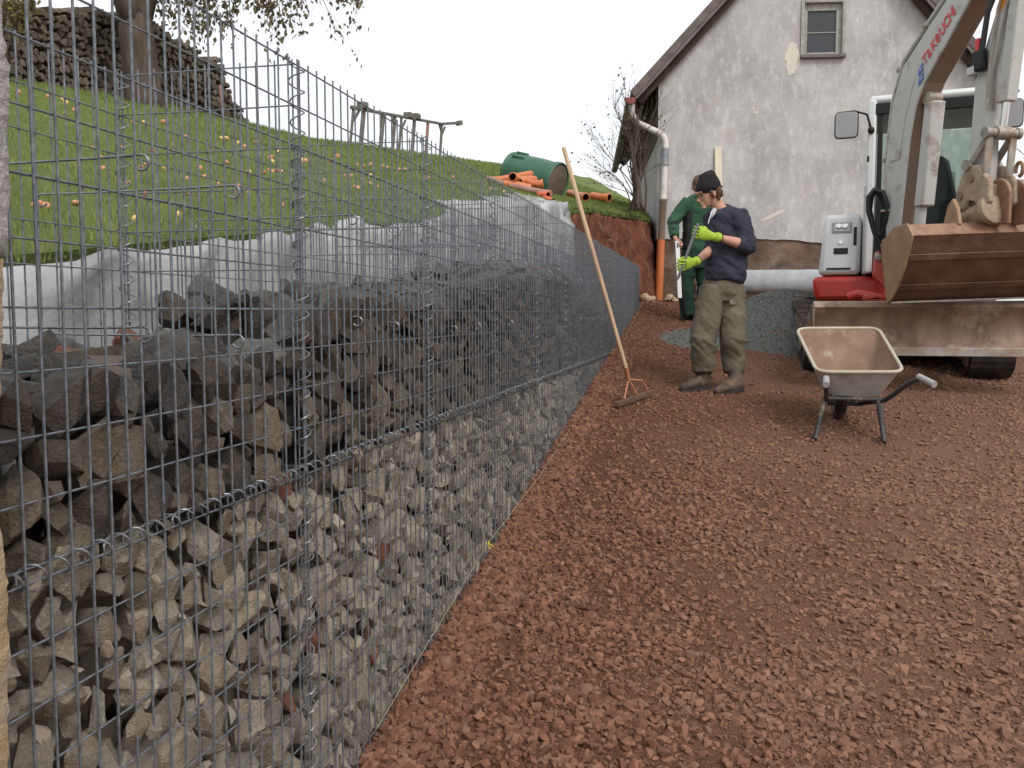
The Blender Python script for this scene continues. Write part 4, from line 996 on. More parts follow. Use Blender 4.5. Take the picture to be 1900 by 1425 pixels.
# window
W_ = MB()
u0, u1, z0, z1 = WIN
def hbox(a, b, mt, name, par, bev=.006):
    m = MB().box((0, 0, 0), (1, 1, 1)); m.v = [tuple(hp(lerp(a[0], b[0], v[0]), lerp(a[1], b[1], v[1]), lerp(a[2], b[2], v[2]))) for v in m.v]; return obj(name, m, MATS[mt], par, bevel=bev)
wd = hbox((u0, .02, z0), (u0 + .055, .08, z1), 'window_wood', 'window', H)
hbox((u1 - .075, .02, z0), (u1, .08, z1), 'window_wood', 'frame_side', wd); hbox((u0 + .055, .02, z1 - .10), (u1 - .075, .08, z1), 'window_wood', 'frame_top', wd); hbox((u0 + .055, .02, z0), (u1 - .075, .08, z0 + .05), 'window_wood', 'frame_bottom', wd)
hbox((u0 + .05, .05, z0 + .04), (u1 - .07, .06, z1 - .09), 'pane', 'pane', wd, 0); hbox((u0 + .055, .035, 5.83), (u1 - .075, .048, 5.842), 'window_wood', 'glazing_bar', wd, 0)
hbox((u0 - .05, -.045, z0 - .02), (u0, -.02, z1 + .05), 'window_wood', 'casing', wd); hbox((u1, -.045, z0 - .02), (u1 + .04, -.02, z1 + .05), 'window_wood', 'casing', wd); hbox((u0, -.045, z1), (u1, -.02, z1 + .05), 'window_wood', 'casing', wd)
hbox((u0 - .05, -.09, z0 - .05), (u1 + .05, .03, z0), 'roof_board', 'sill', wd)
# plank leaning on the gable
mat('pale_wood', (.62, .55, .43), (.70, .63, .50), scale=7, rough=.8, stretch=(3, 3, .3))
m = MB().bar(hp(.90, -.30, 2.05), hp(.885, -.035, 4.20), .10, .03, tuple(HV)); tag(obj('plank', m, MATS['pale_wood'], bevel=.003), 'pale new plank leaning upright against the gable', 'plank')
# roll of fleece in front of the house
a, b_ = atD(1290, 527, 12.95), atD(1560, 527, 12.6); a.z = b_.z = 2.19
d = (b_ - a); L = d.length; d.normalize(); rings = []
for i in range(41):
    t = i / 40; rings.append([])
    for k in range(28):
        an = 6.2832 * k / 28; x = HV * math.cos(an) + V(0, 0, 1) * math.sin(an)
        rr = .185 * (1 + .03 * fbm(t * 7, math.cos(an) * 1.2, math.sin(an) * 1.2, 3) + .035 * fbm(t * 16 + an * .7, an, 3, 2) * (t > .5)) * (1 - .10 * (math.sin(an) < -.85))
        rings[-1].append(a + d * (L * t) + x * rr)
RO = obj('fleece_roll', MB().loft(rings), MATS['fleece_roll'], smooth='all'); tag(RO, 'thick grey roll of geotextile lying before the house', 'roll')
obj('core_tube', MB().lathe(a - d * .03, d, [(0, .045), (L + .06, .045)], 16), MATS['brown_board'], RO)
# rubble by the standpipe
for k, (px, py, r) in enumerate(((1199, 524, .10), (1208, 538, .07), (1240, 532, .09), (1252, 540, .06))):
    p = atD(px, py, 12.7); p.z = ground_z(p.x, p.y) + r * .5
    v, f = rock(2, 8, .06); q = v * r + np.array(p); m = MB(); m.v = [tuple(x) for x in q]; m.f = [tuple(x) for x in f]
    tag(obj('rubble_stone', m, MATS['sandstone'], smooth=False, recalc=False), ['pale rubble stone left of the orange standpipe, the larger one', 'small pale rubble stone at the foot of the orange standpipe', 'pale rubble stone right of the orange standpipe', 'smallest rubble stone beside the spirit level'][k], 'stone')
# roots hanging from the earth bank
mb = MB()
for k in range(26):
    y = random.uniform(10.4, 13.3); x = edge_x(y); z = lerp(ground_base(x, y), edge_z(y), random.uniform(.25, .9)); p = V(x + .12, y, z); pts = [p]
    for i in range(5): p = p + V(random.gauss(.02, .03), random.gauss(0, .05), random.gauss(-.07, .05)); pts.append(p.copy())
    mb.tube(pts, [.008, .007, .006, .005, .004, .003], 5)
mat('root', (.22, .14, .09), rough=.9); tag(obj('roots', mb, MATS['root']), 'torn roots hanging out of the red earth bank', 'roots', kind='stuff')
# ------------------------------------------------------------------ rake leaning on the cages
RK = thing('rake', 'wide rake with long wooden handle leaning on the gabions', 'rake', atD(1176, 748, 6.98))
mat('handle_wood', (.42, .29, .18), (.54, .39, .25), scale=5, rough=.6, stretch=(6, 6, .4)); mat('rake_orange', (.52, .20, .11), (.56, .27, .17), scale=12, rough=.5, spec=.5); mat('rake_steel', (.12, .075, .055), (.20, .12, .09), scale=14, rough=.7, metal=.2)
bl_, br2 = V(-.737, 6.783, 1.060), V(-.493, 7.232, 1.125)
ap = atD(1166, 704, 6.93); hb = atD(1160, 678, 6.85); ht = atX(1046, 275, -1.16)
obj('handle', MB().tube([hb + (hb - ht).normalized() * .02, hb.lerp(ht, .5), ht, ht + (ht - hb).normalized() * .01], [.0165, .0165, .0165, .008], 12), MATS['handle_wood'], RK)
obj('ferrule', MB().tube([hb - (hb - ht).normalized() * .01, ap], [.0195, .0165], 12), MATS['rake_orange'], RK)
for t, md in ((.22, None), (.55, None), (.86, .12)):
    e = bl_.lerp(br2, t) + V(0, 0, .015); pts = [ap, ap.lerp(e, .5) + V(0, 0, .0), e] if md is None else [ap, ap.lerp(e, .72) + V(0, 0, .055), e]
    obj('prong', MB().tube(pts, .0062, 7), MATS['rake_orange'], RK)
dd = (br2 - bl_).normalized(); fwd = V(dd.y, -dd.x, 0)
m = MB(); m.bar(bl_, br2, .035, .006, (0, 0, 1)); m.bar(bl_ + fwd * .018 - V(0, 0, .012), br2 + fwd * .018 - V(0, 0, .012), .004, .03); obj('blade', m, MATS['rake_steel'], RK, smooth=False)
for k in range(15):
    p = bl_.lerp(br2, (k + .5) / 15) + fwd * .02; obj('tooth', MB().tube([p, p - V(0, 0, .055)], [.005, .003], 6), MATS['rake_steel'], RK)
# ------------------------------------------------------------------ mini excavator
def paint(name, c, dirt_amt=(.55, .75), rough=.4, c2=None, ds=3.0): return mat(name, c, c2 or tuple(min(1, x * 1.08) for x in c), scale=5, rough=rough, spec=.45, bump=.04, bscale=50, dirt=(MUD, ds, *dirt_amt))
paint('white_paint', (.62, .64, .64), (.60, .80), ds=5.0); paint('grey_paint', (.45, .455, .435), (.54, .74), rough=.45, ds=6.0); paint('red_paint', (.42, .035, .028), (.64, .85), rough=.35)
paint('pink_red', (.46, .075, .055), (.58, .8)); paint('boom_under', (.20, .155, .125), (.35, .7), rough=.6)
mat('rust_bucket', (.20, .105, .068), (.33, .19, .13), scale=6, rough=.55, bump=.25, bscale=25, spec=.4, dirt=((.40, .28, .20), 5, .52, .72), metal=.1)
mat('bucket_tan', (.25, .15, .088), (.36, .235, .145), scale=8, rough=.5, bump=.2, spec=.4, dirt=((.22,.12,.08), 5, .55, .75))
mat('blade_mud', (.14, .092, .068), (.30, .215, .165), scale=7, rough=.7, bump=.4, bscale=22, stretch=(1, 1, .35), dirt=((.44, .36, .31), 3.5, .55, .72))
mat('rubber', (.022, .02, .019), (.045, .038, .034), scale=8, rough=.85, bump=.3, dirt=(MUD, 4, .5, .72))
mat('black', (.014, .014, .015), rough=.5); mat('hose', (.02, .02, .021), rough=.42, spec=.5); mat('chrome', (.65, .65, .66), rough=.2, metal=.9)
mat('steel_worn', (.24, .215, .185), (.42, .39, .35), scale=10, rough=.5, metal=.4, dirt=((.30, .18, .11), 6, .5, .7))
mat('lens', (.5, .52, .52), rough=.15, spec=.6); mat('mirror', (.55, .55, .56), rough=.08, metal=.9); mat('mirror_back', (.30, .30, .31), rough=.35, spec=.5)
mat('cab_liner', (.50, .56, .53), (.58, .64, .61), scale=4, rough=.7); mat('letter_red', (.62, .06, .07), rough=.4); mat('logo_blue', (.06, .14, .46), rough=.4); mat('orange_lamp', (.75, .30, .04), rough=.4)
gl = bpy.data.materials.new('cab_glass'); gl.use_nodes = True; MATS['cab_glass'] = gl
_n = gl.node_tree.nodes; _l = gl.node_tree.links; _n.remove(_n['Principled BSDF']); t_ = _n.new('ShaderNodeBsdfTransparent'); t_.inputs[0].default_value = (.86, .92, .90, 1); g2 = _n.new('ShaderNodeBsdfGlossy'); g2.inputs['Roughness'].default_value = .03
fr_ = _n.new('ShaderNodeFresnel'); fr_.inputs[0].default_value = 1.18; mx_ = _n.new('ShaderNodeMixShader'); _l.new(fr_.outputs[0], mx_.inputs[0]); _l.new(t_.outputs[0], mx_.inputs[1]); _l.new(g2.outputs[0], mx_.inputs[2]); _l.new(mx_.outputs[0], _n['Material Output'].inputs[0])
EX = thing('excavator', 'compact white and red tracked excavator with raised boom before the house', 'excavator', (1.67, 9.3, 1.20))
MX = 1.67
# tracks
def track(x0, x1, label):
    gz = ground_base((x0 + x1) / 2, 8.5) + .012; sl = .149; r = .215; yf, yb = 8.38 + r, 10.1
    def cy(y, z): return (y, z + sl * (y - yf))
    path = []
    for a in np.linspace(math.pi / 2, 3 * math.pi / 2, 13): path.append(cy(yf + r * math.cos(a), gz + .02 + r + r * math.sin(a)))
    for t in np.linspace(.06, .94, 16): path.append(cy(lerp(yf, yb, t), gz + .02))
    for a in np.linspace(-math.pi / 2, math.pi / 2, 13): path.append(cy(yb + r * math.cos(a), gz + .02 + r + r * math.sin(a)))
    for t in np.linspace(.94, .06, 16): path.append(cy(lerp(yf, yb, t), gz + .02 + 2 * r))
    c = np.array(path).mean(0); rings = []
    for y, z in path:
        dy, dz = (c[0] - y), (c[1] - z); 
        tn = V(0, dy, dz).normalized() * .035
        rings.append([V(x0, y, z), V(x1, y, z), V(x1, y, z) + tn, V(x0, y, z) + tn])
    m = MB(); m.loft(rings + [rings[0]], cap=False); T = obj('track', m, MATS['rubber'], EX, smooth=False)
    n = len(path)
    for i in range(0, n):
        (y, z), (y2, z2) = path[i], path[(i + 1) % n]; d = V(0, y2 - y, z2 - z)
        if d.length < .01: continue
        d.normalize(); nr = V(0, -d.z, d.y); q = V((x0 + x1) / 2, (y + y2) / 2, (z + z2) / 2)
        if (q + nr - V((x0 + x1) / 2, *c)).length < (q - V((x0 + x1) / 2, *c)).length: nr = -nr
        obj('lug', MB().obox(q + nr * .012, V((x1 - x0) / 2 - .012, 0, 0), d * .028, nr * .014), MATS['rubber'], T, smooth=False)
    obj('track_frame', MB().box((x0 + .05, yf - .02, gz + .13), (x1 - .05, yb + .02, gz + .36 + .1)), MATS['blade_mud'], T, bevel=.02)
    for y in (yf, yf + .5, yf + 1.0, yb): z = gz + .02 + r + sl * (y - yf); obj('roller', MB().lathe((x0 + .02, y, z), (1, 0, 0), [(0, .05), (.0, .15), (.05, .16), (x1 - x0 - .05, .16), (x1 - x0 - .03, .05)], 18), MATS['blade_mud'], T)
track(.79, 1.16, ''); track(2.16, 2.53, '')
obj('undercarriage', MB().box((1.1, 8.7, 1.50), (2.22, 9.9, 1.72)), MATS['blade_mud'], EX, bevel=.03)
obj('slew_ring', MB().lathe((MX, 9.3, 1.70), (0, 0, 1), [(0, .40), (.16, .40)], 32), MATS['black'], EX)
# dozer blade
prof = [(7.72, 1.84), (7.70, 1.80), (7.755, 1.74), (7.80, 1.65), (7.80, 1.57), (7.765, 1.50), (7.71, 1.465), (7.70, 1.415), (7.72, 1.41), (7.78, 1.45), (7.85, 1.55), (7.85, 1.68), (7.80, 1.80), (7.76, 1.85)]
B_ = obj('dozer_blade', MB().prism([(0.79, y, z) for y, z in prof], (1.76, 0, 0)), MATS['blade_mud'], EX, smooth=True)
for x in (.785, 2.55): obj('blade_end_plate', MB().prism([(x, 7.71, 1.84), (x, 7.72, 1.42), (x, 7.90, 1.50), (x, 7.92, 1.82)], (.012, 0, 0)), MATS['blade_mud'], B_, smooth=False)
obj('cutting_edge', MB().box((.785, 7.688, 1.405), (2.56, 7.70, 1.475)), MATS['steel_worn'], B_, bevel=.004)
for x in (1.18, 2.1): obj('blade_arm', MB().prism([(x, 7.83, 1.72), (x, 8.9, 1.72), (x, 8.9, 1.56), (x, 7.83, 1.50)], (.09, 0, 0)), MATS['blade_mud'], B_)
obj('blade_arm_plate', MB().prism([(.80, 7.9, 1.80), (.80, 8.35, 1.74), (.80, 8.35, 1.55), (.80, 7.9, 1.46)], (.05, 0, 0)), MATS['blade_mud'], B_)
# upper body: red skirt, white hood
_before = set(bpy.data.objects)
def rbox(name, a, b, mt, par, bev=.03, taper=None):
    m = MB().box(a, b)
    if taper: m.v = [tuple(taper(V(*v))) for v in m.v]
    return obj(name, m, MATS[mt], par, bevel=bev)
rbox('skirt', (.875, 8.88, 1.865), (1.49, 10.3, 2.10), 'red_paint', EX, .05, lambda v: V(v.x + (.03 if v.z < 1.9 and v.x < 1 else 0), v.y, v.z))
rbox('skirt', (1.86, 8.95, 1.865), (2.50, 10.3, 2.10), 'red_paint', EX, .05)
rbox('counterweight', (.90, 10.2, 1.85), (2.46, 10.75, 2.70), 'red_paint', EX, .12)
HD = rbox('hood', (.925, 8.90, 2.112), (1.305, 10.3, 2.69), 'white_paint', EX, .045, lambda v: V(v.x + (.055 if (v.z > 2.3 and v.x < 1.1) else 0), v.y + (.05 if (v.z > 2.3 and v.y < 9.5) else 0), v.z))
def onhood(px, py): return atY(px, py, 8.915)
def hood_y(z): return 8.90 + .05 * (z - 2.112) / .578 - .004
def hplate(name, px0, py0, px1, py1, mt, par, th=.012, bev=.006, proud=0.0):
    p, q = atY(px0, py0, 8.93), atY(px1, py1, 8.93)
    m = MB(); n0, n1 = hood_y(p.z) - proud, hood_y(q.z) - proud
    m.prism([(p.x, n1, q.z), (q.x, n1, q.z), (q.x, n0, p.z), (p.x, n0, p.z)], (0, th, 0)); return obj(name, m, MATS[mt], par, bevel=bev)
hl = hplate('headlight', 1541, 412, 1577, 431, 'mirror_back', HD, .015, .004, .006); hplate('lens', 1546, 415, 1573, 428, 'lens', hl, .015, .003, .011)
for cx in (1553, 1565): 
    p = atY(cx, 421, 8.93); obj('lamp_reflector', MB().lathe((p.x, hood_y(p.z) - .016, p.z), (0, 1, 0), [(0, .018), (.006, .034)], 14), MATS['chrome'], hl)
hplate('vent_slot', 1581, 421, 1586, 455, 'black', HD, .012, .003, .004); hplate('grab_slot', 1544, 460, 1570, 471, 'black', HD, .012, .014, .004)
p = atY(1557, 449, 8.93); obj('lock', MB().lathe((p.x, hood_y(p.z) - .012, p.z), (0, 1, 0), [(0, .012), (.0, .018), (.02, .018)], 16), MATS['chrome'], HD)
hplate('sticker', 1530, 497, 1575, 500, 'black', HD, .008, 0, .002)
rbox('side_panel', (1.315, 8.93, 2.112), (1.43, 10.2, 2.95), 'grey_paint', EX, .02)
# cab
CB = rbox('cab_base', (1.345, 8.86, 2.112), (2.40, 10.25, 2.30), 'black', EX, .02)
CX0, CX1, CY0, CY1, CZ0, CZ1 = 1.335, 2.38, 8.80, 10.2, 2.12, 3.70
def cabbar(a, b, w, h, mt='white_paint', nm='cab_pillar', up=(0, 1, 0)): return obj(nm, MB().bar(a, b, w, h, up), MATS[mt], CB, bevel=.02)
cabbar((CX0 + .035, CY0 + .04, CZ0), (CX0 + .035, CY0 + .04, CZ1), .075, .09); cabbar((CX1 - .035, CY0 + .04, CZ0), (CX1 - .035, CY0 + .04, CZ1), .075, .09)
cabbar((CX0 + .035, CY1, CZ0), (CX0 + .035, CY1, CZ1), .075, .09); cabbar((CX1 - .035, CY1, CZ0), (CX1 - .035, CY1, CZ1), .075, .09)
rf = rbox('cab_roof', (CX0, CY0, 3.655), (CX1, CY1 + .05, 3.735), 'white_paint', CB, .035)
obj('roof_trim', MB().box((CX0 + .06, CY0 - .006, 3.56), (CX1 - .06, CY0 + .03, 3.66)), MATS['black'], rf, bevel=.008)
rbox('rear_wall', (CX0 + .07, CY1 - .06, 2.3), (CX1 - .07, CY1 - .03, 2.98), 'cab_liner', CB, .01); obj('rear_glass', MB().box((CX0 + .07, CY1 - .05, 2.98), (CX1 - .07, CY1 - .044, 3.62)), MATS['cab_glass'], CB); rbox('headliner', (CX0 + .05, CY0 + .05, 3.63), (CX1 - .05, CY1 - .05, 3.652), 'cab_liner', CB, .005)
rbox('rear_shelf', (1.55, 9.9, 2.98), (2.16, CY1 - .06, 3.18), 'cab_liner', CB, .02)
rbox('rear_window', (1.74, CY1 - .075, 3.22), (1.94, CY1 - .062, 3.52), 'mirror_back', CB, .01)
rbox('cab_side', (CX1 - .06, CY0 + .1, 2.2), (CX1 - .03, CY1 - .05, 2.75), 'white_paint', CB, .01)
for (a, b) in (((CX0 + .085, CY0 + .012, CZ0 + .1), (CX0 + .13, CY0 + .04, 3.6)), ((CX1 - .13, CY0 + .012, CZ0 + .1), (CX1 - .085, CY0 + .04, 3.6))): rbox('window_seal', a, b, 'black', CB, .008)
rbox('lower_panel', (CX0 + .1, CY0 + .02, 2.2), (CX1 - .1, CY0 + .05, 2.42), 'black', CB, .01)
obj('windscreen', MB().box((CX0 + .10, CY0 + .022, 2.42), (CX1 - .10, CY0 + .028, 3.58)), MATS['cab_glass'], CB)
obj('side_glass', MB().box((CX0 + .02, CY0 + .12, 2.75), (CX0 + .026, CY1 - .1, 3.58)), MATS['cab_glass'], CB); obj('side_glass', MB().box((CX1 - .026, CY0 + .12, 2.75), (CX1 - .02, CY1 - .1, 3.58)), MATS['cab_glass'], CB)
ST = obj('seat', MB().prism([(1.60, 9.72, 2.45), (2.16, 9.72, 2.45), (2.17, 9.74, 2.85), (2.08, 9.78, 3.25), (2.02, 9.79, 3.31), (1.74, 9.79, 3.31), (1.68, 9.78, 3.25), (1.59, 9.74, 2.85)], (0, .13, .02)), MATS['black'], CB, bevel=.03)
rbox('seat_cushion', (1.62, 9.25, 2.38), (2.14, 9.75, 2.50), 'black', CB, .04)
m = MB().tube([(1.74, 9.0, 2.30), (1.745, 9.02, 2.62)], .012, 8); m.box((1.70, 9.0, 2.62), (1.80, 9.04, 2.65)); obj('control_lever', m, MATS['mirror_back'], CB)
m = MB().tube([(2.18, 9.2, 2.35), (2.16, 9.15, 2.75)], .012, 8); m.ball((2.16, 9.15, 2.79), (.025, .025, .06)); obj('control_lever', m, MATS['black'], CB)
m = MB().tube([(1.56, 9.2, 2.35), (1.58, 9.15, 2.68)], .012, 8); m.ball((1.58, 9.15, 2.72), (.025, .025, .06)); obj('control_lever', m, MATS['black'], CB)
m = MB().tube([(1.66, 9.02, 2.42), (1.70, 8.99, 2.46)], .01, 6); m.box((1.9, 8.96, 2.42), (2.04, 9.0, 2.44)); obj('pedal', m, MATS['mirror_back'], CB)
# mirrors
def mirror(cx, cz, side):
    pts = []; w, h, r = .095, .115, .035
    for (sx, sz) in ((1, 1), (-1, 1), (-1, -1), (1, -1)):
        a0 = {(1, 1): 0, (-1, 1): 90, (-1, -1): 180, (1, -1): 270}[(sx, sz)]
        for a in np.linspace(a0, a0 + 90, 5): pts.append(V(cx + sx * (w - r) + r * math.cos(R(a)), 8.66, cz + sz * (h - r) + r * math.sin(R(a))))
    M_ = obj('mirror', MB().prism(pts, (0, .03, 0)), MATS['mirror_back'], CB, bevel=.006)
    obj('mirror_rim', MB().tube([p + V(0, .012, 0) for p in pts], .009, 7, closed=True), MATS['black'], M_)
    obj('mirror_arm', MB().tube([(cx + .0 * side, 8.68, cz - .02), (cx, 8.70, cz + .125), (cx + .06 * side, 8.72, cz + .13), (cx + .17 * side, 8.76, cz + .10), (cx + .21 * side, 8.80, cz - .03)], .010, 8), MATS['black'], M_)
    obj('mirror_clamp', MB().ball((cx + .21 * side, 8.79, cz - .04), (.03, .03, .035)), MATS['black'], M_)
p = atY(1577, 230, 8.66); mirror(p.x, p.z, 1); p = atY(1872, 218, 8.66); mirror(p.x, p.z, -1)
obj('number_plate', MB().box((CX0 + .0, CY0 - .008, 3.14), (CX0 + .02, CY0, 3.19)), MATS['black'], CB)
# the house of the machine is slewed to face the camera side of the yard
bpy.context.view_layer.update()
_pv = Vector((1.345, 8.83, 0)); _rt = Matrix.Rotation(R(-9.5), 3, 'Z')
for o in set(bpy.data.objects) - _before:
    if o.type == 'MESH':
        w0 = OFF[o.name]; o.data.transform(Matrix.Translation(-w0) @ Matrix.Translation(_pv) @ _rt.to_4x4() @ Matrix.Translation(-_pv) @ Matrix.Translation(w0)); o.data.update()
# ---- swing bracket
def by(px, py, Y): return atY(px, py, Y)
SB = obj('swing_bracket', MB().prism([by(1600, 558, 8.42), by(1602, 545, 8.42), by(1640, 552, 8.42), by(1643, 535, 8.42), by(1621, 512, 8.42), by(1622, 500, 8.42), by(1625, 468, 8.42), by(1632, 465, 8.42), by(1638, 470, 8.42), by(1640, 490, 8.42), by(1646, 520, 8.42), by(1652, 532, 8.42), by(1650, 550, 8.42), by(1640, 560, 8.42)], (0, .10, 0)), MATS['pink_red'], EX, bevel=.012)
obj('bracket_boss', MB().lathe(by(1645, 532, 8.45), (1, -.2, 0), [(0, .075), (.02, .08), (.15, .07), (.17, .04)], 20), MATS['pink_red'], SB)
obj('bracket_post', MB().box((1.45, 8.45, 1.80), (1.75, 8.9, 2.25)), MATS['red_paint'], SB, bevel=.03)
obj('bracket_pin', MB().lathe(by(1630, 476, 8.41), (0, -1, 0), [(-.02, .035), (.015, .035), (.02, .02)], 14), MATS['steel_worn'], SB)
obj('bracket_plate', MB().prism([by(1667, 500, 8.45), by(1680, 488, 8.45), by(1684, 520, 8.45), by(1668, 545, 8.45)], (0, .06, 0)), MATS['red_paint'], SB)
m = MB().tube([by(1575, 552, 8.5), by(1590, 545, 8.47), by(1645, 553, 8.45)], .04, 10); obj('bracket_arm', m, MATS['red_paint'], SB)
# ---- boom (in a vertical plane turned 25 degrees)
_ps = R(25); BE = V(math.sin(_ps), -math.cos(_ps), 0); BN = V(math.cos(_ps), math.sin(_ps), 0); BB = V(1.519, 8.35, 0)
def bp(r, z, off=0.0): return BB + BE * r + BN * off + V(0, 0, z)
boom_l = [(0.04, 2.13), (0.02, 2.3), (-.03, 2.6), (-.05, 2.99), (0.03, 3.54), (0.16, 3.82), (.48, 4.06), (.73, 4.235), (1.25, 4.62), (2.02, 5.16)]
boom_r = [(2.10, 5.02), (1.38, 4.43), (.93, 4.10), (.67, 3.84), (.44, 3.62), (.34, 3.45), (.28, 3.2), (.20, 2.53), (.18, 2.12)]
BM = obj('boom', MB().prism([bp(r, z, -.10) for r, z in boom_l + boom_r], BN * .20), MATS['grey_paint'], EX, bevel=.012)
# darker brown underside plate
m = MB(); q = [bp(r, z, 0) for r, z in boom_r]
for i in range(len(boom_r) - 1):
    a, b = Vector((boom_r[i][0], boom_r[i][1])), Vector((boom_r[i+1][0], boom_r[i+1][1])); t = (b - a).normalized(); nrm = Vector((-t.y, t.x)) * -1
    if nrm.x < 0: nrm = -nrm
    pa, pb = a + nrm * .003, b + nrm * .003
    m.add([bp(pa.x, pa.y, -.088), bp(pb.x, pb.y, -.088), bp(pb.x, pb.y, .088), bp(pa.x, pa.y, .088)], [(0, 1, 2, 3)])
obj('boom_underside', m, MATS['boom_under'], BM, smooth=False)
for k, of in enumerate((-.075, -.045, -.012, .02)):        # hydraulic lines on the back of the boom
    pts = [bp(r - .022 - .012 * (k % 2), z + .02 + .012 * (k % 2), of) for r, z in [(-.02, 2.45), (-.055, 3.0), (.025, 3.56), (.15, 3.85), (.48, 4.095), (.73, 4.27), (1.25, 4.66)]]
    obj('hydraulic_line', MB().tube(pts, .015, 8), MATS['steel_worn' if k % 2 else 'grey_paint'], BM)
for r, z in ((.10, 3.78), (.42, 4.05), (-.05, 3.05)): obj('line_clamp', MB().obox(bp(r - .02, z + .03, -.03), BE * .02, BN * .065, V(0, 0, .018)), MATS['steel_worn'], BM, bevel=.004)
m = MB().prism([bp(r, z, -.106) for r, z in [(.02, 3.05), (.10, 3.54), (.20, 3.72), (.30, 3.76), (.33, 3.70), (.22, 3.40), (.16, 3.05)]], BN * .006); obj('side_panel', m, MATS['grey_paint'], BM, bevel=.003)
# lettering along the boom
def text_mesh(txt, size, o, xd, yd, mt, name, par, shear=0.25, squeeze=1.0):
    cu = bpy.data.curves.new('t', 'FONT'); cu.body = txt; cu.size = size; cu.shear = shear; cu.extrude = 0.0006; cu.offset = size * .012; cu.space_character = 1.04
    to = bpy.data.objects.new('t', cu); COL.objects.link(to); bpy.context.view_layer.update()
    me = bpy.data.meshes.new_from_object(to.evaluated_get(bpy.context.evaluated_depsgraph_get())); bpy.data.objects.remove(to); bpy.data.curves.remove(cu)
    xd, yd = Vector(xd).normalized(), Vector(yd).normalized(); zd = xd.cross(yd); w = max(v.co.x for v in me.vertices)
    mb = MB(); mb.v = [tuple(Vector(o) + xd * (v.co.x * squeeze) + yd * v.co.y + zd * v.co.z) for v in me.vertices]; mb.f = [tuple(p.vertices) for p in me.polygons]; bpy.data.meshes.remove(me)
    return obj(name, mb, MATS[mt], par, smooth=False, recalc=False), w
a_ = Vector((.455, 3.735)); b2 = Vector((.83, 4.075)); tt = (b2 - a_); ln = tt.length; tt.normalize(); nn_ = Vector((-tt.y, tt.x))
xd = BE * tt.x + V(0, 0, tt.y); yd = BE * nn_.x + V(0, 0, nn_.y); caps = {'a': 1.34, 'e': 1.34}
for k, chh in enumerate('TaKeUCHI'):                   # same height letters, small forms for a and e
    text_mesh(chh, .116 * caps.get(chh, 1.0), bp(a_.x, a_.y, -.1065) + yd * .015 + xd * (ln * k / 8), xd, yd, 'letter_red', 'letter', BM, .25, .84 / caps.get(chh, 1.0) ** .4)
for k in (-1, 1):
    c = Vector((.40, 3.69)) + nn_ * (.031 * k) + tt * (.022 * k); w2, h2 = .075, .021
    obj('emblem', MB().prism([bp(*(c + tt * sx * w2 * .5 + nn_ * sy * h2 + tt * (sy * .018)), -.107) for sx, sy in ((-1, -1), (1, -1), (1, 1), (-1, 1))], BN * .0015), MATS['logo_blue'], BM, smooth=False)
    obj('emblem_line', MB().prism([bp(*(c + tt * (sx * w2 * .3 + .008) + nn_ * (sy * .003) + tt * (sy * .003)), -.1075) for sx, sy in ((-1, -1), (1, -1), (1, 1), (-1, 1))], BN * .001), MATS['white_paint'], BM, smooth=False)
# boom cylinder
def cyl(nm, a, b, r1, split, r2, par, mt='grey_paint', mt2='chrome'):
    a, b = Vector(a), Vector(b); d = (b - a); L = d.length; d.normalize()
    C_ = obj(nm, MB().lathe(a, d, [(0, r1 * .8), (.02, r1), (L * split - .03, r1), (L * split - .03, r1 * 1.1), (L * split, r1 * 1.1), (L * split + .005, r2)], 20), MATS[mt], par)
    obj('piston_rod', MB().lathe(a + d * L * split, d, [(0, r2), (L * (1 - split), r2)], 14), MATS[mt2], C_)
    for q in (a, b): obj('pivot_eye', MB().lathe(q - BN * .06, BN, [(0, .04), (0, .05), (.12, .05), (.12, .04)], 16), MATS['steel_worn'], C_)
    return C_
c_top = bp(.42, 3.50); c_bot = bp(.26, 2.05)
cyl('boom_cylinder', c_bot, c_top, .046, .45, .034, EX)
obj('cylinder_guard', MB().obox(bp(.405, 3.05), BN * .062, (c_top - c_bot).normalized() * .42, BE * .055), MATS['grey_paint'], EX, bevel=.015)
# ---- dipper arm
arm_l = [(2.20, 5.30), (1.50, 4.50), (1.14, 3.91), (.97, 3.5), (.94, 3.0), (1.0, 2.66)]
arm_r = [(1.10, 2.62), (1.11, 3.0), (1.12, 3.5), (1.24, 3.95), (1.62, 4.45), (2.27, 5.15)]
AM = obj('arm', MB().prism([bp(r, z, -.06) for r, z in arm_l + arm_r], BN * .12), MATS['grey_paint'], EX, bevel=.012)
cyl('bucket_cylinder', bp(1.36, 4.30), bp(1.20, 3.07), .046, .80, .028, EX)
obj('cylinder_guard', MB().obox(bp(1.285, 3.72), BN * .05, (bp(1.36, 4.30) - bp(1.20, 3.07)).normalized() * .44, BE * .052), MATS['grey_paint'], EX, bevel=.012)
for k, of in enumerate((-.03, .03)): obj('hydraulic_line', MB().tube([bp(1.44, 4.5, of - .05), bp(1.20, 3.95, of - .05), bp(1.135, 3.5, of - .05), bp(1.13, 3.25, of - .05)], .010, 8), MATS['steel_worn'], AM)
m = MB(); 
wl_ = obj('work_lamp', MB().obox(bp(1.06, 3.62, -.10), BE * .05, BN * .03, V(0, 0, .075)), MATS['black'], AM, bevel=.01)
obj('lamp_lens', MB().obox(bp(1.0, 3.56, -.11), BE * .04, BN * .022, V(0, 0, .03)), MATS['lens'], wl_, bevel=.006); obj('coupling', MB().obox(bp(1.03, 3.74, -.09), BE * .018, BN * .018, V(0, 0, .05)), MATS['letter_red'], wl_, bevel=.004)
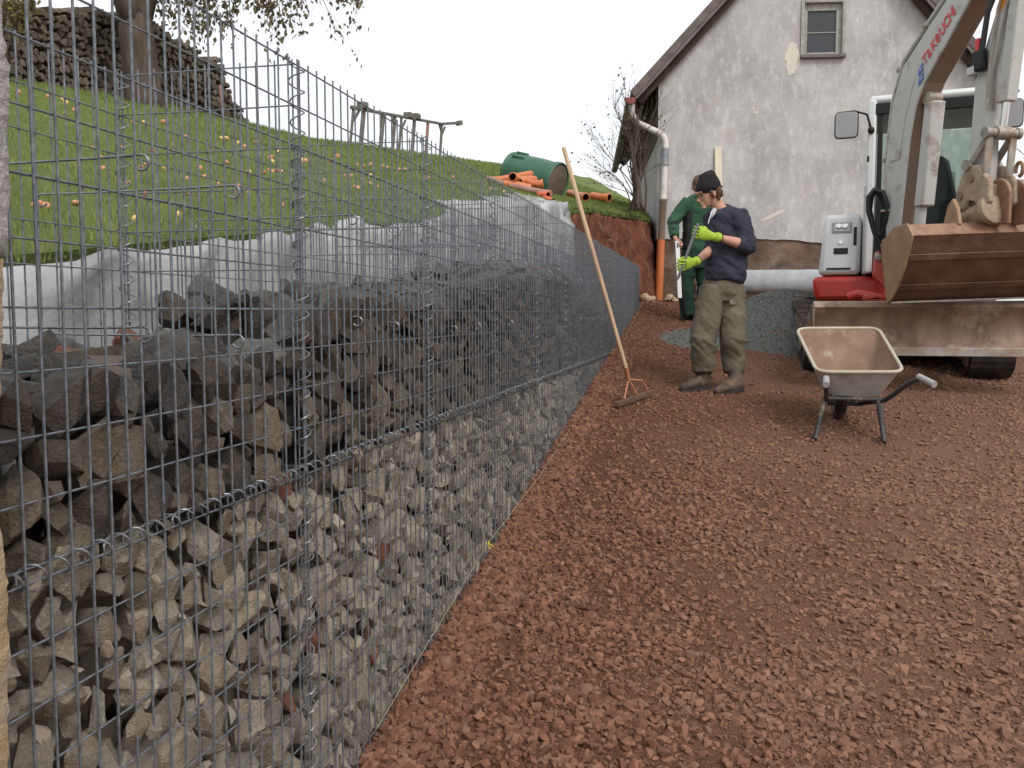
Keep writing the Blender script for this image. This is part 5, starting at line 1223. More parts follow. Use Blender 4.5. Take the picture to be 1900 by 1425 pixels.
for k in range(3): obj('hose', MB().tube([bp(1.05 + .012 * k, 3.70, -.085), bp(1.10 + .01 * k, 3.95, -.09), bp(1.20 + .02 * k, 4.15, -.09), bp(1.50, 4.6, -.08)], .014, 8), MATS['hose'], AM)
obj('warning_sticker', MB().prism([bp(1.19, 3.93, -.0625), bp(1.23, 3.95, -.0625), bp(1.29, 4.06, -.0625), bp(1.24, 4.05, -.0625)], BN * .0015), MATS['orange_lamp'], AM, smooth=False)
# linkage
lk = bp(1.20, 3.07)
for of in (-.10, .10):
    obj('link', MB().bar(bp(1.01, 2.86, of), bp(1.20, 3.07, of), .028, .06), MATS['steel_worn'], EX, bevel=.012); obj('link', MB().bar(bp(1.20, 3.07, of), bp(1.16, 2.62, of), .028, .06, tuple(BN)), MATS['steel_worn'], EX, bevel=.012)
for q in (lk, bp(1.01, 2.86)): obj('link_pin', MB().lathe(q - BN * .15, BN, [(0, .03), (0, .042), (.03, .042), (.03, .035), (.27, .035), (.27, .042), (.30, .042), (.30, .03)], 16), MATS['steel_worn'], EX)
# quick coupler with tilt motor
mat('ochre_mud', (.28, .22, .15), (.42, .355, .265), scale=8, rough=.6, bump=.3, dirt=((.20, .11, .07), 6, .5, .7))
_ck = [(.90, 2.68), (.95, 2.80), (1.03, 2.86), (1.12, 2.85), (1.24, 2.72), (1.25, 2.56), (1.14, 2.50), (1.10, 2.58), (1.02, 2.60), (.98, 2.52), (.92, 2.56)]
QC = obj('quick_coupler', MB().prism([bp(r, z, -.13) for r, z in _ck], BN * .045), MATS['ochre_mud'], EX, bevel=.012)
obj('coupler_cheek', MB().prism([bp(r, z, .085) for r, z in _ck], BN * .045), MATS['ochre_mud'], QC, bevel=.012)
obj('coupler_body', MB().prism([bp(r, z, -.084) for r, z in [(.97, 2.60), (1.04, 2.74), (1.20, 2.70), (1.22, 2.50), (1.02, 2.48)]], BN * .168), MATS['boom_under'], QC, bevel=.01)
obj('tilt_motor', MB().lathe(bp(.93, 2.45, -.05), (BE + V(0, 0, .25)).normalized(), [(0, .05), (.02, .085), (.24, .088), (.25, .115), (.30, .115), (.32, .07)], 24), MATS['ochre_mud'], QC)
for r, z in ((.95, 2.64), (1.06, 2.76)): obj('coupler_pin', MB().lathe(bp(r, z, -.145), BN, [(0, .02), (0, .032), (.29, .032), (.29, .02)], 16), MATS['boom_under'], QC)
pl = [bp(1.20 + .125 * math.cos(a), 2.60 + .14 * math.sin(a), -.02) for a in np.linspace(-.2, math.pi + .2, 15)] + [bp(1.07, 2.40, -.02), bp(1.32, 2.40, -.02)]
obj('hanger_plate', MB().prism(pl, BN * .03), MATS['rust_bucket'], QC, bevel=.008); obj('hanger_plate', MB().prism([p + BN * .14 for p in pl], BN * .03), MATS['rust_bucket'], QC, bevel=.008)
m = MB().tube([bp(1.27 + .035 * math.cos(a), 2.80 + .05 * math.sin(a), .10) for a in np.linspace(-1.5, 3.6, 14)], .014, 8); obj('lifting_hook', m, MATS['rust_bucket'], QC)
# ---- bucket: wide ditching bucket, back shell towards the yard
BK_W = 1.12; bo = atY(1672, 500, 7.28)
BX = (RT + V(0, 0, .035)).normalized(); BF = V(RT.y, -RT.x, 0)     # BF points to the camera
def bk(w, f, z): return V(bo.x, bo.y, 0) + BX * w + BF * f + V(0, 0, z)
mat('bucket_dark', (.075, .040, .028), (.15, .082, .058), scale=6, rough=.42, bump=.25, bscale=25, spec=.5, dirt=((.24, .145, .10), 4, .58, .76))  # bucket shell, darker brown than its top plate
shell = [(.19, 2.318), (.155, 2.23), (.09, 2.11), (-.01, 1.98), (-.12, 1.88), (-.20, 1.835)]
inn = [(-.19, 1.85), (-.105, 1.895), (.005, 1.995), (.10, 2.125), (.165, 2.245), (.175, 2.30)]
BK = obj('bucket', MB().prism([bk(.0, f, z) for f, z in shell + inn], BX * BK_W), MATS['bucket_dark'], EX, smooth=True)
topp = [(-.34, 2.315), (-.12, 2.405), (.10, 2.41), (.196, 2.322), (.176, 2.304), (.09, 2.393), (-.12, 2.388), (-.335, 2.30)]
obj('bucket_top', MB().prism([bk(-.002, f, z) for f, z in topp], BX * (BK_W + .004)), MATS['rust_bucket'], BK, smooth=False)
side = [(-.36, 2.30), (-.12, 2.415), (.105, 2.42), (.205, 2.322), (.165, 2.225), (.10, 2.10), (-.00, 1.965), (-.115, 1.865), (-.21, 1.82)]
for w in (-.016, BK_W + .001): obj('bucket_side', MB().prism([bk(w, f, z) for f, z in side], BX * .014), MATS['bucket_tan'], BK, bevel=.003)
for f0, z0, f1, z1 in ((.135, 2.19, .11, 2.145), (-.02, 1.97, -.06, 1.93)): obj('wear_strip', MB().obox(bk(BK_W / 2, (f0 + f1) / 2 + .010, (z0 + z1) / 2 - .004), BX * (BK_W / 2), (bk(0, f1, z1) - bk(0, f0, z0)) * .5, (BF + V(0, 0, -.6)).normalized() * .006), MATS['bucket_dark'], BK, bevel=.003)
obj('cutting_edge', MB().bar(bk(0, -.20, 1.833), bk(BK_W, -.20, 1.833), .09, .014), MATS['steel_worn'], BK)
for w in (.36, .72): obj('bucket_ear', MB().prism([bk(w, -.12, 2.40), bk(w, .13, 2.40), bk(w, .09, 2.52), bk(w, .02, 2.60), bk(w, -.05, 2.56)], BX * .03), MATS['bucket_tan'], BK, bevel=.006)
obj('stiffener_tube', MB().tube([bk(.75, -.05, 2.48), bk(BK_W, -.05, 2.48)], .035, 12), MATS['rust_bucket'], BK)
# hoses looped beside the boom
for k in range(4):
    o = .012 * k; pts = [by(1640, 470, 8.36 + o), by(1622, 430, 8.34 + o), by(1611 + k, 390, 8.32 + o), by(1611 + 2 * k, 366, 8.3 + o), by(1622, 352 + 2 * k, 8.28 + o), by(1638 - 2 * k, 356 + k, 8.26 + o), by(1646 - 2 * k, 380, 8.26 + o), by(1644 - 2 * k, 410, 8.3 + o), by(1636, 440, 8.36 + o), by(1642, 480, 8.42 + o)]
    obj('hose', MB().tube(pts, .022, 8), MATS['hose'], BM)
for k in range(3): obj('hose_fitting', MB().tube([by(1636 + 4 * k, 436 + 6 * k, 8.36), by(1644 + 3 * k, 475, 8.36), by(1650 + 2 * k, 500, 8.38)], [.014, .022, .016], 8), MATS['steel_worn'], BM)
obj('hose_guide', MB().tube([by(1634, 392, 8.28), by(1652, 390, 8.26)], .012, 8), MATS['steel_worn'], BM)
# ------------------------------------------------------------------ wheelbarrow
mat('barrow_tray', (.36, .35, .32), (.46, .445, .41), scale=7, rough=.55, spec=.4, metal=.2, dirt=(MUD, 5, .55, .75)); mat('barrow_inside', (.185, .115, .082), (.27, .175, .127), scale=6, rough=.8, bump=.3, bscale=40, dirt=((.42, .37, .27), 4, .56, .72))
mat('barrow_frame', (.03, .03, .032), (.06, .058, .055), scale=8, rough=.45, spec=.4, dirt=((.35, .25, .19), 6, .58, .75)); mat('grip', (.33, .325, .32), rough=.5)
WB = thing('wheelbarrow', 'empty single wheel wheelbarrow with mud stained tray in front of the excavator', 'wheelbarrow', (.92, 6.6, ground_z(.92, 6.6)))
c4 = [V(.678, 6.30, 1.352), V(1.228, 6.30, 1.360), V(1.178, 7.02, 1.640), V(.590, 6.99, 1.635)]
b4 = [V(.745, 6.40, 1.185), V(1.135, 6.40, 1.185), V(1.085, 6.78, 1.325), V(.715, 6.77, 1.325)]
def rring(q, rad, n=5):
    out = []
    for i in range(4):
        p, a, b = q[i], q[i - 1], q[(i + 1) % 4]
        p0, p1 = p + (a - p).normalized() * rad, p + (b - p).normalized() * rad
        for t in np.linspace(0, 1, n): out.append(p0.lerp(p, t).lerp(p.lerp(p1, t), t))
    return out
top = rring(c4, .09); mid = rring([c.lerp(b, .55) + (b - c) * 0 for c, b in zip(c4, b4)], .10); bot = rring(b4, .11)
cc = sum(b4, V(0, 0, 0)) / 4
inner = [[p + (cc - p).normalized() * k for p in r] for r, k in ((top, .006), (mid, .008), (bot, .008))]
inner[2] = [p + V(0, 0, .008) for p in inner[2]]
m = MB(); m.loft([top, mid, bot, [p.lerp(cc, .6) + V(0, 0, -.004) for p in bot]]); TY = obj('tray', m, MATS['barrow_tray'], WB)
m = MB(); m.loft([inner[0], inner[1], inner[2], [p.lerp(cc, .6) + V(0, 0, .004) for p in inner[2]]]); 
bpy_in = obj('tray_inside', m, MATS['barrow_inside'], TY)
# open both shells at the top
for o in (TY, bpy_in):
    bm = bmesh.new(); bm.from_mesh(o.data); bm.faces.ensure_lookup_table()
    big = [f for f in bm.faces if len(f.verts) > 8 and f.calc_center_median().z + OFF[o.name].z > 1.42]; bmesh.ops.delete(bm, geom=big, context='FACES_ONLY'); bm.to_mesh(o.data); bm.free()
obj('rim', MB().tube(top, .012, 8, closed=True), MATS['bucket_rim'] if 'bucket_rim' in MATS else mat('bucket_rim', (.42, .38, .29), (.50, .46, .36), scale=8, rough=.5, dirt=(MUD, 6, .6, .8)), TY)
for sx, g0, g1, k1, k2, k3 in ((-1, V(.690, 5.90, 1.300), V(.700, 5.99, 1.325), V(.715, 6.10, 1.29), V(.745, 6.33, 1.165), V(.84, 6.80, 1.09)), (1, V(1.315, 5.88, 1.315), V(1.265, 5.98, 1.345), V(1.22, 6.08, 1.305), V(1.12, 6.33, 1.165), V(1.00, 6.80, 1.09))):
    obj('frame_tube', MB().tube([g1, k1, k1.lerp(k2, .5), k2, k2.lerp(k3, .5), k3, V(.895 + .065 * sx, 6.88, 1.15)], .0165, 10), MATS['barrow_frame'], WB); obj('grip', MB().tube([g1 + (g0 - g1) * 1.1, g1 - (g0 - g1) * .2], .021, 12), MATS['grip'], WB)
def leg(t0, ft, t1, nm='leg'):
    lo_ = V(ft.x, ft.y, ground_z(ft.x, ft.y) + .014); pts = [t0, t0.lerp(lo_, .5), lo_ + (t0 - lo_) * .12, lo_ + V(0, -.012, .006), lo_, lo_ + V(0, .04, .004), lo_ + (t1 - lo_) * .16 + V(0, .02, 0), lo_.lerp(t1, .5), t1]
    obj(nm, MB().tube(pts, .0155, 10), MATS['barrow_frame'], WB)
leg(V(.735, 6.34, 1.17), V(.672, 6.27, 0), V(.75, 6.45, 1.165)); leg(V(1.075, 6.34, 1.17), V(1.112, 6.27, 0), V(1.105, 6.45, 1.165))
obj('cross_bar', MB().tube([V(.735, 6.36, 1.168), V(1.125, 6.36, 1.168)], .0155, 10), MATS['barrow_frame'], WB); obj('cross_bar', MB().tube([V(.80, 6.72, 1.10), V(1.04, 6.72, 1.10)], .0155, 10), MATS['barrow_frame'], WB)
wc = V(.895, 6.86, ground_z(.895, 6.86) + .185); ws = []
tw = [(wc + V(0, math.cos(a) * .15, math.sin(a) * .15)) for a in np.linspace(0, 6.283, 33)[:-1]]
WH = obj('wheel', MB().lathe(wc - V(.035, 0, 0), (1, 0, 0), [(0, .03), (0, .115), (.07, .115), (.07, .03)], 28), MATS['grip'], WB); obj('tyre', MB().tube(tw, .042, 12, closed=True), MATS['rubber'], WH); obj('axle', MB().tube([wc - V(.075, 0, 0), wc + V(.075, 0, 0)], .010, 8), MATS['steel_worn'], WH)
# ------------------------------------------------------------------ people
mat('skin', (.50, .27, .19), (.56, .31, .22), scale=9, rough=.55, spec=.4); mat('hair_brown', (.085, .045, .026), (.15, .08, .045), scale=60, rough=.7, stretch=(1, 1, .2)); mat('knit_black', (.012, .011, .012), (.022, .02, .021), scale=90, rough=.95, bump=.5, bscale=140)
mat('navy', (.028, .028, .042), (.046, .046, .064), scale=8, rough=.92, bump=.25, bscale=160); mat('olive_trousers', (.105, .092, .066), (.155, .137, .10), scale=4, rough=.9, bump=.2, bscale=120, dirt=((.20, .115, .07), 5, .62, .8))
mat('boot', (.055, .042, .034), (.11, .084, .066), scale=9, rough=.8, bump=.3, dirt=((.23, .155, .11), 8, .52, .72)); mat('boot_dark', (.025, .021, .02), (.05, .042, .038), scale=9, rough=.7); mat('glove_lime', (.30, .46, .035), (.40, .56, .07), scale=14, rough=.75, bump=.25, bscale=120); mat('glove_palm', (.05, .05, .045), rough=.8)
mat('green_cloth', (.022, .064, .036), (.034, .090, .050), scale=5, rough=.9, bump=.2, bscale=120); mat('green_dark', (.009, .034, .022), (.016, .050, .031), scale=5, rough=.9, bump=.2, bscale=120); mat('black_cloth', (.013, .013, .013), (.022, .022, .021), scale=6, rough=.9); mat('tshirt', (.42, .42, .46), rough=.9); mat('steel_bar', (.16, .17, .175), (.24, .25, .26), scale=14, rough=.5, metal=.4); mat('white_alu', (.80, .80, .79), rough=.45)
def frame(px, py, D): 
    return lambda x, y, w=0.0: atD(x, y, D - w)
def hand(parent, wrist, knuck, bar_a, bar_b, matn, name, s=1.0, thumb=1):
    """gloved hand closed round a bar: palm, four unequal fingers and a thumb"""
    wrist, knuck = Vector(wrist), Vector(knuck); d = (knuck - wrist).normalized(); b = (Vector(bar_b) - Vector(bar_a)).normalized()
    b = (b - d * b.dot(d)).normalized(); n = d.cross(b); m = MB()
    pm = wrist.lerp(knuck, .55); m.limb([wrist - d * .03 * s, wrist, pm, knuck], [(.030*s, .026*s), (.029*s, .024*s), (.043*s, .02*s), (.041*s, .017*s)], 12, side=b)
    for k, L in enumerate((.95, 1.08, 1.0, .8)):
        o = knuck + b * ((k - 1.5) * .0235 * s); r = .0088 * s
        m.tube([o - d * .015, o + d * .012 * s + n * .008 * s * thumb, o + d * .034 * s * L + n * .022 * s * thumb, o + d * .028 * s * L + n * .046 * s * thumb, o + d * .004 * s + n * .05 * s * thumb], [r, r * 1.05, r, r * .92, r * .8], 8)
    o = pm - b * .036 * s; m.tube([o, o + d * .02 * s - b * .012 * s + n * .015 * s * thumb, o + d * .045 * s - b * .006 * s + n * .034 * s * thumb, o + d * .062 * s + b * .006 * s + n * .042 * s * thumb], [.014*s, .012*s, .011*s, .009*s], 8)
    o = obj(name, m, MATS[matn], parent); skinny(o, .0032, 1, .5); return o
def boot(parent, P, toe, heel, ankle, hgt, matn, s=1.0):
    toe, heel, ankle = Vector(toe), Vector(heel), Vector(ankle); d = (toe - heel); L = d.length; d.normalize(); sd = d.cross(V(0, 0, 1)).normalized(); u = V(0, 0, 1); m = MB()
    rings = []
    for t, w, h in ((0, .032, .07), (.06, .040, .10), (.2, .045, .135), (.36, .045, .14), (.5, .048, .11), (.66, .052, .082), (.82, .050, .068), (.94, .038, .056), (1.0, .022, .036)):
        c = heel + d * (L * t); w *= 1.18; rings.append([c + sd * (w * math.cos(a)) + u * (h * .5 + h * .5 * math.sin(a)) for a in np.linspace(0, 2 * math.pi, 17)[:-1]])
    m.loft(rings); m.limb([heel.lerp(toe, .24) + u * .05, ankle.lerp(heel.lerp(toe, .24), .45) + u * .06, ankle + u * hgt], [.056, .060, .070], 14)
    o = obj('boot', m, MATS[matn], parent); skinny(o, .007, 3)
    m = MB(); rings = []
    for t, w in ((-.01, .028), (.06, .040), (.25, .044), (.42, .041), (.6, .050), (.8, .050), (.94, .038), (1.02, .018)):
        c = heel + d * (L * t); rings.append([c + sd * (w * math.cos(a)) + u * (.008 + .016 * (1 if math.sin(a) > 0 else -1)) for a in np.linspace(0.05, 2 * math.pi + .05, 17)[:-1]])
    obj('sole', m.loft(rings), MATS['boot_dark'], o); return o
# ---- person in the navy sweatshirt
D1 = 7.45; p1 = frame(0, 0, D1)
base = V(-.003, 7.62, ground_z(-.003, 7.62))
PA = thing('person', 'person in black beanie, navy sweatshirt and lime gloves holding an iron bar', 'person', base)
TC = -FW.copy(); TC.z = 0; TC.normalize()                      # towards the camera
hf = (-RT * .90 + TC * .22 - V(0, 0, .34)).normalized(); hu = (V(0, 0, 1) - hf * hf.z).normalized(); hs = hf.cross(hu)
hc = p1(1315, 357, .02)
m = MB()
m.ball(hc + hu * .012 - hf * .006, (.094, .074, .106), (hf, hs, hu), 24, 16)               # cranium
m.limb([hc + hf * .030 + hu * .03, hc + hf * .042 - hu * .02, hc + hf * .045 - hu * .065, hc + hf * .050 - hu * .105], [(.062, .052), (.060, .050), (.050, .042), (.026, .026)], 16, side=hs)   # face and jaw
m.limb([hc + hf * .088 + hu * .012, hc + hf * .100 - hu * .018, hc + hf * .117 - hu * .040, hc + hf * .098 - hu * .047], [.011, .013, .014, .010], 8, side=hs)     # nose
for k, r in ((-.068, .009), (-.079, .010)): m.limb([hc + hf * .083 + hu * k - hs * .020, hc + hf * .097 + hu * k, hc + hf * .083 + hu * k + hs * .020], [.006, r, .006], 8, side=hu)   # lips
m.ball(hc + hf * .083 - hu * .104, (.019, .022, .018), (hf, hs, hu), 10, 7)                # chin
m.limb([hc + hf * .084 + hu * .022 - hs * .045, hc + hf * .097 + hu * .024, hc + hf * .084 + hu * .022 + hs * .045], [.010, .011, .010], 8, side=hu)          # brow
for sg in (-1, 1): m.ball(hc - hf * .006 - hu * .022 + hs * .075 * sg, (.018, .010, .030), (hf, hs, hu), 10, 7)   # ears
nb = p1(1341, 396, -.02)
m.limb([hc - hf * .018 - hu * .05, hc.lerp(nb, .6), nb, nb - V(0, 0, .10)], [.056, .055, .066, .10], 14)
ch, wa, hpv = p1(1345, 425, 0), p1(1348, 480, 0), p1(1342, 525, 0)
m.limb([nb - V(0, 0, .03), ch, wa, hpv, hpv - V(0, 0, .06)], [(.10, .12), (.125, .15), (.11, .13), (.125, .15), (.11, .13)], 16, side=RT)
sL, eL, wL = p1(1371, 405, .13), p1(1386, 456, .16), p1(1334, 441, .28)
sR, eR, wR = p1(1322, 407, -.12), p1(1328, 458, -.02), p1(1293, 484, .16)
for s_, e_, w_ in ((sL, eL, wL), (sR, eR, wR)):
    m.limb([ch.lerp(s_, .5) + V(0, 0, .03), s_, s_.lerp(e_, .5), e_], [.06, .058, .050, .046], 12); m.ball(e_, .046)
    m.limb([e_, e_.lerp(w_, .3), e_.lerp(w_, .75), w_, w_ + (w_ - e_).normalized() * .03], [.044, .046, .034, (.028, .026), .027], 12)
hL = [p1(1324, 535, .02), p1(1315, 575, .04), p1(1307, 620, .05), p1(1304, 660, .03), p1(1306, 700, .03)]
hR = [p1(1357, 535, 0), p1(1358, 575, .03), p1(1358, 617, .06), p1(1361, 660, .03), p1(1363, 702, .05)]
for q in (hL, hR): m.limb(q, [.085, .080, .06, .055, .045], 12)
BO = obj('body', m, MATS['skin'], PA); skinny(BO, .0065, 3, .45)
# eyes, brows and glasses
for sg in (-1, 1):
    c = hc + hf * .086 + hs * .031 * sg + hu * .002; obj('eye', MB().ball(c, (.009, .012, .006), (hf, hs, hu), 10, 7), MATS['boot_dark'], BO)
    obj('eyebrow', MB().limb([hc + hf * .098 + hs * .012 * sg + hu * .021, hc + hf * .096 + hs * .032 * sg + hu * .026, hc + hf * .082 + hs * .050 * sg + hu * .019], [.004, .005, .003], 6), MATS['hair_brown'], BO)
gm = MB()
for sg in (-1, 1):
    c = hc + hf * .108 + hs * .031 * sg - hu * .003; gm.tube([c + hs * .022 * math.cos(a) + hu * .014 * math.sin(a) for a in np.linspace(0, 6.283, 17)[:-1]], .0024, 5, closed=True); gm.tube([c + hs * .022 * sg, hc + hf * .02 + hs * .080 * sg + hu * .004, hc - hf * .02 + hs * .080 * sg], .0024, 5)
obj('glasses', gm, MATS['black'], PA)
# hair below the cap
m = MB()
for k in range(60):
    a = random.uniform(-1.0, 4.15); o = hc - hf * (.052 + .05 * math.sin(a) * .6) + hs * (.078 * math.cos(a)) + hu * random.uniform(-.01, .02)
    if (o - hc).dot(hf) > .03: continue
    e = o - V(0, 0, random.uniform(.06, .10)) - hf * random.uniform(.0, .035) + hs * random.gauss(0, .01); m.limb([o, o.lerp(e, .5) - hf * .012, e - hf * .005], [.016, .014, .004], 6)
m.ball(hc - hf * .045 - hu * .03, (.062, .074, .062), (hf, hs, hu))
for sg in (-1, 1): m.limb([hc + hf * .012 + hs * .073 * sg + hu * .015, hc + hf * .016 + hs * .078 * sg - hu * .02, hc + hf * .002 + hs * .076 * sg - hu * .062], [.016, .016, .006], 8)
HR = obj('hair', m, MATS['hair_brown'], PA); skinny(HR, .006, 1, .4)
# knitted cap
m = MB(); m.ball(hc + hu * .045 - hf * .012, (.110, .092, .085), (hf, hs, hu), 22, 12)
ct = p1(1319, 324, .0); m.limb([hc + hu * .05 - hf * .012, (hc + hu * .07).lerp(ct, .6), ct, ct + V(0, 0, .03) + RT * .012], [(.098, .088), (.088, .08), (.055, .055), (.022, .03)], 18, side=hf)
rb = [hc + hu * (.028 + .022 * math.cos(a)) + hf * (.104 * math.cos(a) - .014) + hs * (.088 * math.sin(a)) for a in np.linspace(0, 6.283, 33)[:-1]]
m.tube(rb, .009, 10, closed=True)
CP = obj('beanie', m, MATS['knit_black'], PA); skinny(CP, .006, 3, .5)
# sweatshirt
m = MB()
sh0 = p1(1343, 398, .0)
m.limb([p1(1340, 391, 0), p1(1343, 400, .0), p1(1346, 418, .0), p1(1348, 445, .01), p1(1349, 480, .01), p1(1346, 505, .01), p1(1345, 522, .01)], [(.075, .085), (.125, .145), (.150, .172), (.155, .165), (.152, .158), (.162, .172), (.155, .168)], 28, side=RT)
m.limb([ch.lerp(sL, .4) + V(0, 0, .045), sL + V(0, 0, .0), sL.lerp(eL, .45), eL + V(0, 0, .005)], [.088, .080, .070, .066], 18); m.ball(eL, .064); m.limb([eL, eL.lerp(wL, .22), eL.lerp(wL, .30)], [.062, .058, .054], 16)
m.limb([ch.lerp(sR, .4) + V(0, 0, .045), sR, sR.lerp(eR, .45), eR], [.088, .080, .068, .064], 18); m.ball(eR, .060); m.limb([eR, eR.lerp(wR, .18), eR.lerp(wR, .27)], [.058, .055, .05], 16)
hd = [p1(1333 + 17 * math.cos(a) + 4, 393 + 5 * math.sin(a) - 3 * math.cos(a), .09 * math.sin(a) - .01) for a in np.linspace(0.2, 6.0, 22)]
m.tube(hd, [.018 + .012 * max(0, math.cos(a)) for a in np.linspace(0.2, 6.0, 22)], 10); m.limb([p1(1352, 391, -.03), p1(1364, 402, -.04), p1(1368, 416, -.05)], [(.03, .085), (.035, .09), (.02, .06)], 14, side=RT)
SW = obj('sweatshirt', m, MATS['navy'], PA); skinny(SW, .0075, 4, .5)
wrinkle(SW, .030, 5.5, (.9, .9, 1.6), None, 3.3, .7); wrinkle(SW, .012, 12.0, (1, 1, 1.3), None, 1.3, -.6)
obj('hem_band', MB().limb([p1(1346, 512, .01), p1(1345, 520, .01), p1(1344, 525, .01)], [(.162, .174), (.160, .172), (.150, .164)], 28, side=RT), MATS['navy'], SW, smooth='all')
obj('zip', MB().tube([p1(1321, 392, .17), p1(1317, 404, .18), p1(1314, 415, .175)], .004, 6), MATS['chrome'], SW)
obj('shirt_collar', MB().limb([p1(1326, 389, .085), p1(1322, 397, .12), p1(1319, 405, .135)], [(.020, .02), (.020, .02), (.008, .012)], 10), MATS['tshirt'], PA, smooth='all')
# trousers
m = MB(); m.limb([p1(1343, 512, 0), p1(1342, 528, 0), p1(1340, 548, .01), p1(1338, 560, .01)], [(.150, .155), (.158, .160), (.150, .15), (.11, .12)], 24, side=RT)
m.limb([p1(1324, 535, .02), p1(1317, 570, .03), p1(1309, 605, .05), p1(1305, 632, .05), p1(1304, 660, .035), p1(1306, 680, .03), p1(1306, 690, .03)], [(.112, .125), (.104, .112), (.094, .10), (.092, .096), (.088, .092), (.084, .09), (.080, .086)], 22, side=RT)
m.limb([p1(1357, 535, 0), p1(1359, 570, .02), p1(1359, 600, .05), p1(1360, 632, .05), p1(1361, 660, .03), p1(1362, 678, .03), p1(1362, 689, .03)], [(.110, .13), (.102, .114), (.092, .104), (.088, .098), (.082, .092), (.078, .088), (.075, .084)], 22, side=RT)
TRZ = obj('trousers', m, MATS['olive_trousers'], PA); skinny(TRZ, .0075, 3, .5)
wrinkle(TRZ, .036, 4.6, (.8, .8, 1.1), lambda p: .35 + .9 * max(0, 1 - abs(p[2] - .40) / .5), 1.2, .8); wrinkle(TRZ, .007, 12, (1, 1, 1.2), None, 6.1, -.7)
obj('pocket_flap', MB().prism([p1(1353, 556, .155), p1(1379, 550, .10), p1(1380, 561, .11), p1(1371, 565, .14), p1(1355, 566, .165)], (V(0, 0, 0) - TC) * .02), MATS['olive_trousers'], TRZ, bevel=.004)
gz1 = ground_z(-.05, 7.6) + .008
def onb(px, w): q = p1(px, 716, w); return V(q.x, q.y, ground_z(q.x, q.y) + .006)
boot(PA, p1, onb(1262, .08), onb(1317, .00), p1(1307, 694, .03), .03, 'boot'); boot(PA, p1, onb(1329, .22), onb(1376, .06), p1(1363, 694, .04), .03, 'boot')
ba, bb = p1(1296, 414, .30), p1(1259, 514, .23)
IB = obj('iron_bar', MB().tube([ba, ba.lerp(bb, .5), bb, bb + (bb - ba).normalized() * .03], [.012, .012, .012, .004], 10), MATS['steel_bar']); tag(IB, 'short grey iron bar held in the lime gloved hands', 'iron bar')
gl1 = ba.lerp(bb, .20); gl2 = ba.lerp(bb, .80)
hand(PA, wL + (gl1 - wL) * .22, gl1 + RT * .012 + V(0, 0, .012) - (gl1 - wL).normalized() * .02, ba, bb, 'glove_lime', 'glove', 1.12, -1); hand(PA, wR + (gl2 - wR) * .15, gl2 + RT * .02 + V(0, 0, .01), ba, bb, 'glove_lime', 'glove', 1.12, -1)
for w_, e_ in ((wL, eL), (wR, eR)): d = (w_ - e_).normalized(); obj('cuff', MB().limb([w_ - d * .012, w_ + d * .01, w_ + d * .035], [.037, .039, .036], 14), MATS['glove_lime'], PA, smooth='all'); obj('cuff_hem', MB().limb([w_ - d * .016, w_ - d * .008], [.0375, .0385], 14), MATS['black'], PA)
# ---- person in green
D2 = 10.95; p2 = frame(0, 0, D2)
bs = p2(1288, 596, 0); bs.z = ground_z(bs.x, bs.y)
PB = thing('person', 'person in green work clothes turned away, steadying a white spirit level', 'person', bs)
m = MB(); hc2 = p2(1297, 344, .0); hf2 = (RT * .1 - TC * .9 - V(0, 0, .25)).normalized(); hu2 = (V(0, 0, 1) - hf2 * hf2.z).normalized(); hs2 = hf2.cross(hu2)
m.ball(hc2, (.10, .078, .118), (hf2, hs2, hu2), 20, 14); m.limb([hc2 + hf2 * .05 - hu2 * .03, hc2 + hf2 * .06 - hu2 * .09], [(.055, .05), (.03, .03)], 12); m.limb([hc2 + hf2 * .10 - hu2 * .0, hc2 + hf2 * .118 - hu2 * .03], [.01, .014], 8)
for sg in (-1, 1): m.ball(hc2 + hs2 * .078 * sg - hu2 * .01, (.018, .010, .03), (hf2, hs2, hu2), 8, 6)
nb2 = p2(1295, 366, .02); m.limb([hc2 - hu2 * .05, nb2, nb2 - V(0, 0, .08)], [.058, .062, .09], 12)
c2v, w2v, h2v = p2(1297, 395, .03), p2(1293, 440, .02), p2(1290, 475, .02); m.limb([nb2 - V(0, 0, .03), c2v, w2v, h2v, h2v - V(0, 0, .06)], [(.10, .09), (.17, .12), (.14, .11), (.15, .12), (.14, .11)], 16, side=RT)
sA, eA, wA = p2(1273, 378, .05), p2(1249, 412, .12), p2(1252, 440, .32); sB, eB, wB = p2(1325, 378, .0), p2(1338, 415, -.05), p2(1318, 440, -.28)
for s_, e_, w_ in ((sA, eA, wA), (sB, eB, wB)): m.limb([c2v.lerp(s_, .6), s_, s_.lerp(e_, .5), e_], [.07, .06, .05, .045], 12); m.ball(e_, .045); m.limb([e_, e_.lerp(w_, .3), w_], [.044, .044, .028], 12)
gA = [p2(1277, 480, .03), p2(1272, 530, .05), p2(1277, 585, .02)]; gB = [p2(1304, 480, .02), p2(1308, 530, .02), p2(1304, 590, .02)]
for q in (gA, gB): m.limb(q, [.09, .065, .045], 12)
B2 = obj('body', m, MATS['skin'], PB); skinny(B2, .009, 3)
m = MB(); m.ball(hc2 - hf2 * .012 + hu2 * .018, (.105, .088, .112), (hf2, hs2, hu2), 18, 12)
for k in range(40):
    a = random.uniform(.4, 2.74); o = hc2 - hf2 * (.075 * math.sin(a)) + hs2 * (.082 * math.cos(a)) - hu2 * random.uniform(.02, .05); m.limb([o, o - hu2 * .05 + hs2 * random.gauss(0, .01)], [.018, .005], 6)
skinny(obj('hair', m, MATS['hair_brown'], PB), .009, 1)
